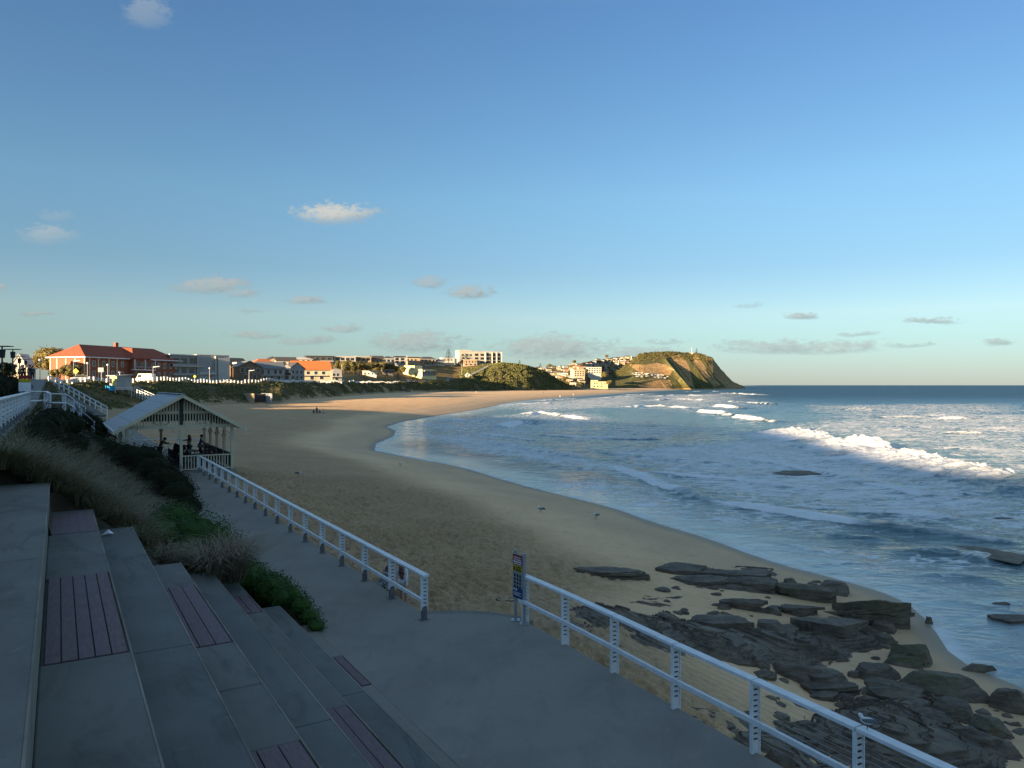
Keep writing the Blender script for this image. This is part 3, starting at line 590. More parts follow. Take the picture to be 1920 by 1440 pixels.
# ---------------------------------------------------------------- grass blades
def leafmat(name, c0, c1, tipc, rough=.7):
    m, nt, b = new_mat(name); r = nt.nodes.new('ShaderNodeNewGeometry').outputs['Random Per Island']; tp = attr(nt, 'tip')
    c = mixc(nt, r, c0, c1); c = mixc(nt, mth(nt, 'MULTIPLY', tp, .8), c, tipc); nt.links.new(c, b.inputs['Base Color'])
    b.inputs['Roughness'].default_value = rough; b.inputs['Specular IOR Level'].default_value = .2; return m
M['grass'] = leafmat('bank_grass', (.065,.07,.038), (.16,.15,.078), (.33,.29,.18))
M['tuss'] = leafmat('dry_tussock', (.06,.054,.036), (.18,.145,.10), (.36,.28,.20))
def blades(base, n, L0, L1, lean0, lean1, w, wind=(0, 0), droop=.45, r=.1):
    nb = len(base); c = np.repeat(base, n, 0); k = len(c); ph = rng.uniform(0, 2*np.pi, k); ln = rng.uniform(L0, L1, k); le = rng.uniform(lean0, lean1, k)*ln
    dx = np.cos(ph)*le+wind[0]*ln; dy = np.sin(ph)*le+wind[1]*ln; rr = rng.uniform(0, r, k); c = c+np.stack([np.cos(ph)*rr, np.sin(ph)*rr, 0*rr], -1)
    wx = -np.sin(ph); wy = np.cos(ph); ts = np.array([0, .35, .7, 1.]); V = np.zeros((k, 4, 2, 3)); tip = np.zeros((k, 4, 2))
    for j, t in enumerate(ts):
        ww = w*(1-.85*t)*.5; x = c[:, 0]+dx*t**1.5; y = c[:, 1]+dy*t**1.5; z = c[:, 2]+ln*(t-droop*t**2.6)
        for s_, sg in enumerate((-1, 1)): V[:, j, s_] = np.stack([x+sg*wx*ww, y+sg*wy*ww, z], -1)
        tip[:, j] = t
    i0 = (np.arange(k)*8)[:, None]; q = np.concatenate([i0+np.array([[2*j, 2*j+1, 2*j+3, 2*j+2]]) for j in range(3)], 1).reshape(-1, 4)
    return V.reshape(-1, 3), q, tip.ravel()
def bank_pts(n, u0, u1, v0, v1, pw=1.):
    u = u0+(u1-u0)*rng.uniform(0, 1, n)**pw; v = rng.uniform(v0, v1, n); return u, v
u, v = bank_pts(2700, 17.4, 52, -1.2, 4.55, 1.5); cl = fbm(u/2.3, v/1.6, 2, 51); kp = (cl > -.42) & ((u > 21.5) | (v < 2.3+.1*(u-17))) & (v < 4.6-.12*np.maximum(u-36, 0)); kp &= ~((u < 25) & (v > 2.2+.12*(u-18))); kp &= ~((u < 19.6) & (v < 1.5)) & ~((u < 18.4))
u, v = u[kp], v[kp]; u = np.concatenate([u, rng.uniform(19.75, 21.6, 150)]); v = np.concatenate([v, rng.uniform(-1.3, 1.7, 150)]); base = np.stack([-SU*u+CU*v, CU*u+SU*v, bank_z(u, v)-.04], -1)
V, q, tp_ = blades(base, 26, .45, 1.0, .25, .95, .021, wind=(.16, -.20), r=.14)
tag(npmesh('grass', V, q, M['grass'], smooth=False, attrs={'tip': tp_}), 'long brown green coastal grass covering the bank above the path', 'grass', kind='stuff')
u, v = bank_pts(1500, 45, 112, -1.2, 4.3); base = np.stack([-SU*u+CU*v, CU*u+SU*v, bank_z(u, v)-.04], -1)
V, q, tp_ = blades(base, 12, .4, .8, .25, .8, .05, wind=(.1, -.15), r=.3)
tag(npmesh('grass', V, q, M['grass'], smooth=False, attrs={'tip': tp_}), 'sparser grass on the bank beside the white ramp fences', 'grass', kind='stuff')
# ---------------------------------------------------------------- leafy shrubs and trees
def leaves(blobs, n, size, flat=.6, up=.3):
    """small leaf quads in clumps spread through ellipsoid lobes"""
    C = []; Nn = []
    for (c, r) in blobs:
        m_ = max(4, int(n*(r[0]*r[1]*r[2])**.66)); d = rng.normal(size=(m_, 3)); d /= np.linalg.norm(d, axis=1)[:, None]
        rad = rng.uniform(.55, 1.0, m_)**.6; lump = 1+.16*np.sin(d[:, 0]*7+c[0]*3)*np.sin(d[:, 1]*6+c[1])*np.sin(d[:, 2]*8)+.10*rng.normal(size=m_)
        C.append(np.array(c)+d*rad[:, None]*lump[:, None]*np.array(r)); Nn.append(d+rng.normal(size=(m_, 3))*flat+np.array([0, 0, up]))
    C = np.concatenate(C); Nn = np.concatenate(Nn); k = len(C); Nn /= np.linalg.norm(Nn, axis=1)[:, None]
    a = np.cross(Nn, rng.normal(size=(k, 3))); a /= np.linalg.norm(a, axis=1)[:, None]; b_ = np.cross(Nn, a); s = size*rng.uniform(.6, 1.35, k)[:, None]
    V = np.stack([C+a*s, C+b_*s*.42, C-a*s, C-b_*s*.42], 1).reshape(-1, 3); return V, np.arange(4*k).reshape(-1, 4)
M['leaf_dark'] = mat('dark_leaves', (.018,.025,.013), .9, .2, 2, leaf=.12, spec=.08)
M['leaf_green'] = mat('bright_green_leaves', (.032,.075,.014), .6, .2, 2, leaf=.3, spec=.15)
M['leaf_olive'] = mat('olive_leaves', (.085,.082,.03), .65, .2, .5, leaf=.5)
M['leaf_gold'] = mat('golden_green_leaves', (.14,.125,.045), .65, .2, .5, leaf=.5)
M['leaf_pine'] = mat('pine_needles', (.018,.026,.014), .7, .2, .5, leaf=.25)
M['bark'] = mat('bark', (.09,.065,.045), .9, .2, 4, .02)
def plant(name, label, cat, base, blobs, n, size, m_, trunk=None, group=None):
    t = thing(name, base, 0, label, cat, group); base = Vector(base)
    lb = [((c[0]-base.x, c[1]-base.y, c[2]-base.z), r) for c, r in blobs]; V, q = leaves(lb, n, size)
    nu, nw_ = 12, 8; th, phh = np.meshgrid(np.linspace(0, 2*np.pi, nu), np.linspace(.02, np.pi-.02, nw_)); core = []; cq = []
    for c_, r_ in lb:
        k_ = .74*(1+.12*vn(th*2+c_[0], phh*3+c_[1], 5)); cq.append(grid_faces(nw_, nu)+len(V)+sum(len(x) for x in core)); core.append(np.stack([c_[0]+r_[0]*k_*np.sin(phh)*np.cos(th), c_[1]+r_[1]*k_*np.sin(phh)*np.sin(th), c_[2]+r_[2]*k_*np.cos(phh)], -1).reshape(-1, 3))
    V = np.concatenate([V]+core); q = np.concatenate([q]+cq)
    npmesh('foliage' if trunk is None else 'crown', V, q, m_, t, smooth=False)
    mb = MB()
    for c, r in blobs:
        p = Vector(c)-base
        if trunk: mb.tube((0, 0, trunk*.55), p-Vector((0, 0, r[2]*.1)), .05*trunk**.5+.02, .02, 6)
        else: mb.tube((0, 0, -.3), p, .035, .012, 5)
    if trunk: mb.tube((0, 0, -1), (0, 0, trunk*.6), .08*trunk**.7+.05, .05*trunk**.6+.02, 8)
    mb.build('trunk' if trunk else 'stems', M['bark'], t); return t
def bl(u, v, z, r): p = UV(u, v, z); return ((p.x, p.y, p.z), r if isinstance(r, tuple) else (r, r, r*.8))
plant('coastal_shrub', 'broad dense green shrub behind the dry tussock, trailing over the path edge', 'shrub', UV(20.5, 3.2, .6),
      [bl(19.3, 4.1, .6, .65), bl(20.3, 3.6, 1.0, .85), bl(21.3, 3.1, 1.4, .95), bl(22.3, 3.7, 1.0, .85), bl(22.6, 2.7, 1.7, .8), bl(19.2, 3.3, .9, .7), bl(18.6, 4.4, .5, .55), bl(21.2, 2.2, 1.65, .7), bl(23.4, 3.6, .7, .6), bl(20.2, 2.6, 1.2, .65), bl(22.2, 4.3, .45, .5), bl(21., 4.4, .45, .5), bl(24.2, 4.0, .5, .5)], 4200, .036, M['leaf_green'])
plant('groundcover_shrub', 'low bright green groundcover hanging along the path beside the lowest terraces', 'shrub', UV(17.8, 4.8, .2),
      [bl(16.6, 4.95, .10, (.22, .3, .16)), bl(17.1, 4.95, .18, (.28, .35, .22)), bl(17.7, 4.9, .28, (.34, .4, .28)), bl(18.3, 4.8, .36, (.4, .42, .32)), bl(18.9, 4.7, .42, (.45, .45, .36)), bl(19.6, 4.65, .42, (.45, .45, .36)), bl(18.0, 4.45, .45, (.35, .35, .3))], 5200, .03, M['leaf_green'])
plant('dark_shrub', 'dark rounded shrub mound on the bank just left of the shelter posts', 'shrub', UV(40, 3.6, 1.),
      [bl(33, 4.5, .5, .75), bl(35, 4.35, .8, .95), bl(37, 4.1, 1.1, 1.15), bl(39, 3.9, 1.35, 1.25), bl(41, 3.6, 1.7, 1.3), bl(43, 3.0, 1.7, 1.2), bl(45, 2.3, 1.9, 1.1), bl(47, 1.6, 2.2, 1.0), bl(49, 1.0, 2.4, .9), bl(40, 4.9, .7, .8), bl(37.5, 4.9, .6, .7), bl(43, 4.2, .8, .9), bl(46, 3.2, 1.0, .9)], 1500, .048, M['leaf_dark'])
plant('dark_shrub', 'dark bush at the foot of the upper white railing', 'shrub', UV(33, -.4, 4),
      [bl(28, -.5, 3.8, .6), bl(30, -.4, 3.95, .75), bl(32, -.3, 4.05, .8), bl(34.5, -.2, 4.1, .85), bl(37, .1, 3.95, .8), bl(39.5, .5, 3.7, .75), bl(31, .5, 3.4, .6)], 1500, .045, M['leaf_dark'])
plant('dark_shrub', 'dark feathery bush below the descending stair railing, left of the shelter roof', 'shrub', UV(60, 3.6, 2),
      [bl(58, .6, 3.0, 1.0), bl(60, 1.2, 2.8, 1.1), bl(63, 1.2, 2.9, 1.2), bl(66, 1.5, 2.8, 1.1), bl(61, 2.2, 2.2, 1.1), bl(64, 2.4, 2.1, 1.1), bl(68, 2.2, 2.5, 1.)], 1000, .07, M['leaf_dark'])
plant('dark_shrub', 'dark tall bushes crowding the promenade behind the upper railing at the left edge', 'shrub', UV(52, -4., 4.5),
      [bl(44, -3.6, 5.0, 1.0), bl(48, -3.2, 5.1, 1.1), bl(52, -3.2, 5.3, 1.2), bl(56, -3, 5.4, 1.2), bl(60, -2.8, 5.4, 1.1), bl(50, -5, 5.6, 1.3), bl(64, -2.4, 5.3, .9)], 1000, .07, M['leaf_dark'])
t = thing('grass_tussock', UV(17.9, 3.2, .95), 0, 'big pale dry fountain tussock of long blades beside the terraces', 'tussock')
bs = [UV(17.8+a, 3.1+b_, 1.05)-t.location for a, b_ in ((0,0),(.3,.25),(-.15,.3),(.35,-.2),(.7,.1),(-.2,-.2),(.5,.5))]
V, q, tp_ = blades(np.array(bs), 120, 1.0, 1.85, .35, 1.05, .02, wind=(.12, -.08), droop=.5, r=.2)
npmesh('blades', V, q, M['tuss'], t, smooth=False, attrs={'tip': tp_})
# white scrap on the second tier
mb = MB(); mb.add([(0,0,0.01),(.16,.03,.05),(.2,.15,.02),(.05,.18,.07),(.1,.1,.12)], [(0,1,4),(1,2,4),(2,3,4),(3,0,4),(3,2,1,0)])
o = mb.build('paper_scrap', M['white']); o.location = UV(18.3, .78, 2.26); tag(o, 'crumpled white paper scrap lying on the terrace by the grass', 'litter')
# ================================================================ railings
def railing(name, label, tops, foot, mid_side, group=None, drop=1.05, skirt=0., pw=.15, ptk=.055, wires=9, midz=.5, cat='railing', end0=.12, end1=.12):
    """tops: points of the post bases on the ground"""
    t = thing(name, tops[0], 0, label, cat, group); L = [Vector(p) for p in tops]; n = len(L)
    for i, p in enumerate(L):
        d = (L[min(i+1, n-1)]-L[max(i-1, 0)]); d.z = 0; d.normalize(); x = Vector((d.y, -d.x, 0)); z = Vector((0, 0, 1))
        Mx = Matrix(((x.x, d.x, 0, p.x), (x.y, d.y, 0, p.y), (0, 0, 1, p.z), (0, 0, 0, 1)))
        mb = MB(); z0 = .24 if foot else -skirt
        mb.box(-pw/2, pw/2, -ptk/2+.012, ptk/2-.012, z0, drop-.03, 0, Mx)
        for s in (-1, 1): mb.box(s*pw/2-.012, s*pw/2+.012, -ptk/2, ptk/2, z0, drop-.03, 0, Mx)
        for k in range(wires):
            zk = .22+(drop-.34)*k/(wires-1)
            for s in (-1, 1): mb.box(-.02, .045, s*(ptk/2-.004)-.008, s*(ptk/2-.004)+.008, zk-.008, zk+.008, 1, Mx)
        o = mb.build('post', [M['white'], M['dark']], t, world=True)
        if foot:
            mb = MB(); mb.box(-pw/2+.012, pw/2-.012, -ptk/2-.006, ptk/2+.006, .012, .30, 0, Mx); mb.box(-pw/2-.04, pw/2+.04, -.07, .07, 0, .014, 0, Mx)
            f_ = mb.build('foot', M['steel_dark'], o)
            f_.data.transform(t.matrix_basis.inverted())
    for i in range(n-1):
        a, b_ = L[i], L[i+1]; d = (b_-a).normalized(); e0 = -end0 if i == 0 else .012; e1 = end1 if i == n-2 else -.012
        a2 = a+d*e0+Vector((0, 0, drop)); b2 = b_+d*e1+Vector((0, 0, drop)); mb = MB(); mb.bar(a2, b2, pw+.01, .055); mb.build('top_rail', M['white'], t, world=True, bevel=.008)
    mb = MB()
    for i in range(n-1):
        a, b_ = L[i], L[i+1]; d = (b_-a).normalized(); x = Vector((d.y, -d.x, 0))*(mid_side*(pw/2+.035)); e = Vector((0, 0, midz)); mb.bar(a+x+e-d*(.1 if i == 0 else 0), b_+x+e+d*(.1 if i == n-2 else 0), .055, .075)
    mb.build('mid_rail', M['white'], t, world=True)
    for k in range(wires):
        zk = Vector((0, 0, .22+(drop-.34)*k/(wires-1))); mb = MB()
        for a, b_ in zip(L[:-1], L[1:]): mb.tube(a+zk, b_+zk, (.0024), n=4)
        mb.build('wire', M['steel'], t, world=True)
    return t
M['steel_dark'] = mat('dark_steel', (.17,.175,.18), .55, .2, 8, metal=.4)
d = (LR1-LR0); railing('railing', 'white post and wire railing from the shelter down to the beach opening', [LR0+d*(i/17) for i in range(18)], True, -1)
# near railing: posts bolted to the outer edge
T = [(985,1080),(1058,1110),(1150,1152),(1265,1208),(1415,1275),(1610,1365)]; pts = []
for a, b_ in T: p = PZ(a, b_, 1.08); pts.append(Vector((p.x, p.y, 0)))
dd = (pts[-1]-pts[0])/5
pts = [pts[0]+dd*i+(pts[i]-pts[0]-dd*i)*.5 for i in range(6)]; dd = pts[5]-pts[4]
pts += [pts[5]+dd*1.02, pts[5]+dd*2.0, pts[5]+dd*3.0]
railing('railing', 'nearest white post and wire railing, starting at the beach sign, bottom right', pts, False, 1, skirt=.14, drop=1.08, midz=.52, wires=10)
# upper promenade railing
up = [UV(u, -1.45, 4.05) for u in np.arange(15.6, 51.5, 1.95)]
railing('railing', 'white railing with close broad posts on the upper promenade at the left edge', up, True, -1, wires=6)
# beach safety sign between the railings
sg = thing('beach_sign', Vector((.06, 17.35, 0)), 0, 'tall beach safety sign on two galvanised posts, with red, yellow, white and blue bands', 'sign')
A_ = PZ(967, 1163, 0); B_ = PZ(983, 1170, 0); mb = MB()
for p in (A_, B_):
    mb = MB(); mb.box(p.x-.035, p.x+.035, p.y-.035, p.y+.035, 0, 1.66 if p is A_ else 1.62); mb.box(p.x-.1, p.x+.1, p.y-.1, p.y+.1, 0, .02); mb.build('post', M['steel'], sg, world=True)
sd = (B_-A_); sd.z = 0; sl = sd.length; sd.normalize(); sn = Vector((sd.y, -sd.x, 0)); sn = sn if sn.y < 0 else -sn
SM = Matrix(((sd.x, sn.x, 0, A_.x+sn.x*.045), (sd.y, sn.y, 0, A_.y+sn.y*.045), (0, 0, 1, 0), (0, 0, 0, 1)))
M['s_red'] = mat('sign_red', (.27,.03,.03), .5, .03); M['s_yel'] = mat('sign_yellow', (.5,.35,.02), .5, .03); M['s_blue'] = mat('sign_blue', (.02,.05,.16), .5, .03); M['s_black'] = mat('sign_black', (.015,.015,.015), .5, .03)
x0, x1 = -.045, sl+.0; mb = MB(); mb.box(x0, x1, 0, .006, .55, 1.58, 0, SM); mb.build('board', M['steel'], sg, world=True)
def band(nm, mt, z0, z1, rows, glyph, gm):
    mb = MB(); mb.box(x0+.004, x1-.004, .0065, .010, z0, z1, 0, SM); o = mb.build(nm, mt, sg, world=True)
    mb = MB()
    for zr, hh, segs in rows:
        for (a, b_) in segs: mb.box(x0+(x1-x0)*a, x0+(x1-x0)*b_, .0105, .0115, zr, zr+hh, 0, SM)
    o2 = mb.build(glyph, gm, o); o2.data.transform(sg.matrix_basis.inverted())
ln = [(.08,.92)]
band('red_band', M['s_red'], 1.32, 1.555, [(1.49,.02,[(.1,.5),(.55,.9)]),(1.44,.02,[(.1,.4),(.46,.88)]),(1.385,.03,[(.08,.3),(.34,.62),(.66,.92)]),(1.34,.02,[(.1,.9)])], 'lettering', M['white'])
band('yellow_band', M['s_yel'], 1.17, 1.315, [(1.27,.02,[(.35,.9)]),(1.235,.02,[(.35,.8)]),(1.19,.03,[(.3,.92)]),(1.19,.09,[(.08,.24)])], 'lettering', M['s_black'])
band('blue_band', M['s_blue'], .56, .80, [(.73,.05,[(.08,.2),(.32,.46)]),(.68,.012,[(.1,.9)]),(.65,.012,[(.1,.7)]),(.62,.012,[(.1,.9)])], 'lettering', M['white'])
mb = MB()
for r_ in range(4):
    for c_ in range(3):
        zz_ = 1.08-.085*r_; xx = x0+(x1-x0)*(.14+.27*c_); mb = MB(); mb.box(xx, xx+(x1-x0)*.16, .0065, .0085, zz_-.03, zz_+.03, 0, SM); mb.build('pictogram', M['s_black'], sg, world=True)
# ================================================================ beach shelter
shl = thing('beach_shelter', UV(51.4, 6.64, 0), AU, 'open timber beach shelter with pale gabled roof and cream slatted gable over the path', 'shelter')
HW, EW, RZ = 3.08, 3.83, 4.92; SLP = .585; Y0, Y1 = -.75, 11.75; PY = [0, 2.73, 5.46, 8.19, 10.9]
def rz_(x): return RZ-SLP*abs(x)
for s in (-1, 1):
    mb = MB(); xs = [0, .95, 1.91, 2.87, EW]
    for a, b_ in zip(xs[:-1], xs[1:]):
        z0, z1 = rz_(a)-.0, rz_(b_)+.022
        mb.add([(s*a, Y0, z0), (s*b_, Y0, z1), (s*b_, Y1, z1), (s*a, Y1, z0), (s*a, Y0, z0-.05), (s*b_, Y0, z1-.05), (s*b_, Y1, z1-.05), (s*a, Y1, z0-.05)], [(0,1,2,3),(7,6,5,4),(0,4,5,1),(1,5,6,2),(2,6,7,3),(3,7,4,0)])
    mb.build('roof_slope', M['roofsheet'], shl)
    mb = MB(); mb.bar((s*EW, Y0, rz_(EW)-.02), (s*EW, Y1, rz_(EW)-.02), .07, .13); mb.build('gutter', M['white'], shl)
    for y in (Y0-.02, Y1+.02): mb = MB(); mb.bar((0, y, RZ-.10), (s*(EW+.02), y, rz_(EW)-.10), .05, .20, up=(0,0,1)); mb.build('barge_board', M['cream'], shl)
mb = MB(); mb.bar((0, Y0, RZ+.015), (0, Y1, RZ+.015), .34, .03); mb.build('ridge_cap', M['roofsheet'], shl)
M['ceil'] = mat('dark_lining', (.05,.042,.034), .8, .15, 2)
mb = MB()
for s in (-1, 1): mb.add([(0, Y0+.1, RZ-.12), (s*3.7, Y0+.1, rz_(3.7)-.09), (s*3.7, Y1-.1, rz_(3.7)-.09), (0, Y1-.1, RZ-.12)], [(0,1,2,3)])
mb.build('ceiling', M['ceil'], shl)
def post(x, y):
    mb = MB(); mb.box(x-.085, x+.085, y-.085, y+.085, -.6 if x > 3 else -.05, 2.78); o = mb.build('post', M['cream'], shl, bevel=.01)
    mb = MB()
    for z0, w in ((1.98, .12), (2.03, .15), (2.09, .12)): mb.box(x-w, x+w, y-w, y+w, z0, z0+.06)
    mb.build('capital', M['cream'], o)
    for s in (-1, 1):
        if abs(x+s*.6) > 3.2 or y not in (0, 10.9): continue
        mb = MB(); mb.bar((x+s*.06, y, 2.25), (x+s*.62, y, 2.76), .07, .08); mb.build('bracket', M['cream'], o)
for y in PY: post(HW, y)
for y in (0, 5.46, 10.9): post(-HW, y)
for y in (0, 10.9): post(0, y)
mb = MB(); mb.poly([(-3.2, 5.5, 2.98), (3.2, 5.5, 2.98), (0, 5.5, 4.84)], (0, .03, 0)); mb.build('shade_backing', M['ceil'], shl)  # dark sheet added behind the gable slats, standing in for the shaded roof interior
for y in (0, 10.9):
    mb = MB(); mb.bar((-EW+.3, y, 2.87), (EW-.3, y, 2.87), .12, .22); mb.build('tie_beam', M['cream'], shl)
    mb = MB(); mb.bar((-1.9, y, 3.76), (1.9, y, 3.76), .10, .17); mb.build('collar_beam', M['cream'], shl)
    mb = MB(); mb.box(-.10, .10, y-.14, y-.06, 2.99, 4.82); mb.build('king_post', M['dark'], shl)
    if y > 5:
        mb = MB(); mb.poly([(-3.2, y+.05, 2.98), (3.2, y+.05, 2.98), (0, y+.05, 4.84)], (0, .03, 0)); mb.build('gable_lining', M['ceil'], shl)
    for x in np.arange(-3.0, 3.01, .168):
        if abs(x) < .14: continue
        zt = min(3.68, rz_(x)-.19)
        if zt > 3.04: mb = MB(); mb.box(x-.036, x+.036, y-.03, y+.03, 2.98, zt); mb.build('gable_slat', M['cream'], shl)
        zt = rz_(x)-.2
        if zt > 3.95: mb = MB(); mb.box(x-.058, x+.058, y-.03, y+.03, 3.84, zt); mb.build('gable_board', M['cream'], shl)
for s in (-1, 1): mb = MB(); mb.bar((s*HW, 0, 2.87), (s*HW, 10.9, 2.87), .12, .2); mb.build('side_beam', M['cream'], shl)
# balustrade across the right half of the front, solid dark panels along the sea side
mb = MB(); mb.bar((.085, 0, .98), (HW-.085, 0, .98), .10, .07); mb.bar((.085, 0, .12), (HW-.085, 0, .12), .06, .07); mb.build('balustrade_rail', M['cream'], shl)
for x in np.arange(.26, 2.98, .17): mb = MB(); mb.box(x-.028, x+.028, -.02, .02, .155, .945); mb.build('baluster', M['cream'], shl)
mb = MB(); mb.bar((HW, .1, 1.0), (HW, 10.8, 1.0), .12, .07); mb.build('side_rail', M['dark'], shl)
M['panel'] = mat('dark_green_panel', (.10,.12,.11), .6, .1, 2)
for a, b_ in zip(PY[:-1], PY[1:]): mb = MB(); mb.box(HW-.02, HW+.02, a+.1, b_-.1, .12, .96); mb.build('side_panel', M['panel'], shl)
mb = MB(); mb.box(-.1, 3.25, -.12, 11.05, -.5, .03); mb.build('floor', M['pathc'], shl)
# long bench with its back to the path and two picnic tables
M['navy'] = mat('dark_navy_timber', (.035,.04,.06), .6, .2, 4); M['tabletop'] = mat('worn_table_top', (.28,.26,.24), .6, .15, 4)
bn = thing('bench', UV(52.3, 6.9, .03), AU, 'long dark slatted bench with its back to the path under the shelter', 'bench')
mb = MB(); mb.box(0, .42, 0, 7.6, .42, .46); mb.build('seat', M['navy'], bn)
mb = MB(); mb.box(-.06, -.02, 0, 7.6, .5, .86); mb.build('backrest', M['navy'], bn)
for y in np.arange(.1, 7.6, .62): mb = MB(); mb.box(-.05, -.0, y-.05, y+.05, 0, .5); mb.box(-.05, .4, y-.04, y+.04, .36, .42); mb.build('leg', M['navy'], bn)
def picnic(x, y, label):
    p = UV(51.4+y, 6.64+x, .03); t = thing('picnic_table', p, AU, label, 'picnic table', 'picnic tables under the shelter')
    mb = MB(); mb.box(-.38, .38, -.95, .95, .72, .77); mb.build('table_top', M['tabletop'], t)
    for s in (-1, 1):
        mb = MB(); mb.box(s*.72-.14, s*.72+.14, -.95, .95, .42, .46); mb.build('seat', M['tabletop'], t)
        mb = MB(); mb.bar((-.75, s*.7, .39), (.75, s*.7, .39), .06, .06); mb.bar((-.3, s*.7, .72), (-.55, s*.7, 0), .06, .06); mb.bar((.3, s*.7, .72), (.55, s*.7, 0), .06, .06); mb.build('leg', M['navy'], t)
picnic(1.55, 2.9, 'nearer pale topped picnic table under the shelter'); picnic(1.5, 6.6, 'farther pale topped picnic table under the shelter, ringed by people')
# ================================================================ people
M['skin'] = mat('skin', (.42,.25,.17), .6, .05, 5); M['hair_dark'] = mat('dark_hair', (.025,.018,.014), .6, .2, 30); M['hair_brown'] = mat('brown_hair', (.10,.055,.032), .6, .2, 30); M['hair_red'] = mat('auburn_hair', (.17,.06,.035), .55, .2, 30)
def cloth(n, c): M[n] = mat(n, c, .85, .12, 8); return M[n]
for n, c in (('c_black',(.02,.02,.023)),('c_grey',(.16,.165,.18)),('c_white',(.68,.69,.71)),('c_cream',(.45,.41,.33)),('c_mauve',(.16,.12,.15)),('c_navy',(.03,.04,.08)),('c_red',(.16,.03,.03)),('c_tan',(.32,.24,.15)),('c_blue',(.10,.16,.28)),('c_denim',(.09,.12,.18)),('c_pink',(.45,.22,.22))): cloth(n, c)
m, nt, b = new_mat('striped_cloth'); wv = N(nt, 'TexWave', Scale=14., Distortion=2.); nt.links.new(coords(nt), wv.inputs['Vector']); nt.links.new(mixc(nt, smap(nt, wv.outputs['Fac'], .4, .6), (.10,.11,.12), (.42,.43,.44)), b.inputs['Base Color']); M['c_stripe'] = m
def skin_obj(name, verts, edges, radii, m_, parent, root=0, sub=1):
    me = bpy.data.meshes.new(name); me.from_pydata([tuple(v) for v in verts], edges, []); me.materials.append(m_)
    o = bpy.data.objects.new(name, me); COL.objects.link(o); o.parent = parent
    md = o.modifiers.new('skin', 'SKIN'); md.use_smooth_shade = True
    for i, r in enumerate(radii):
        d_ = me.skin_vertices[0].data[i]; d_.radius = (r, r) if not isinstance(r, tuple) else r; d_.use_root = (i == root)
    if sub: s_ = o.modifiers.new('sub', 'SUBSURF'); s_.levels = sub; s_.render_levels = sub
    return o
def nrm(v): return Vector(v).normalized()
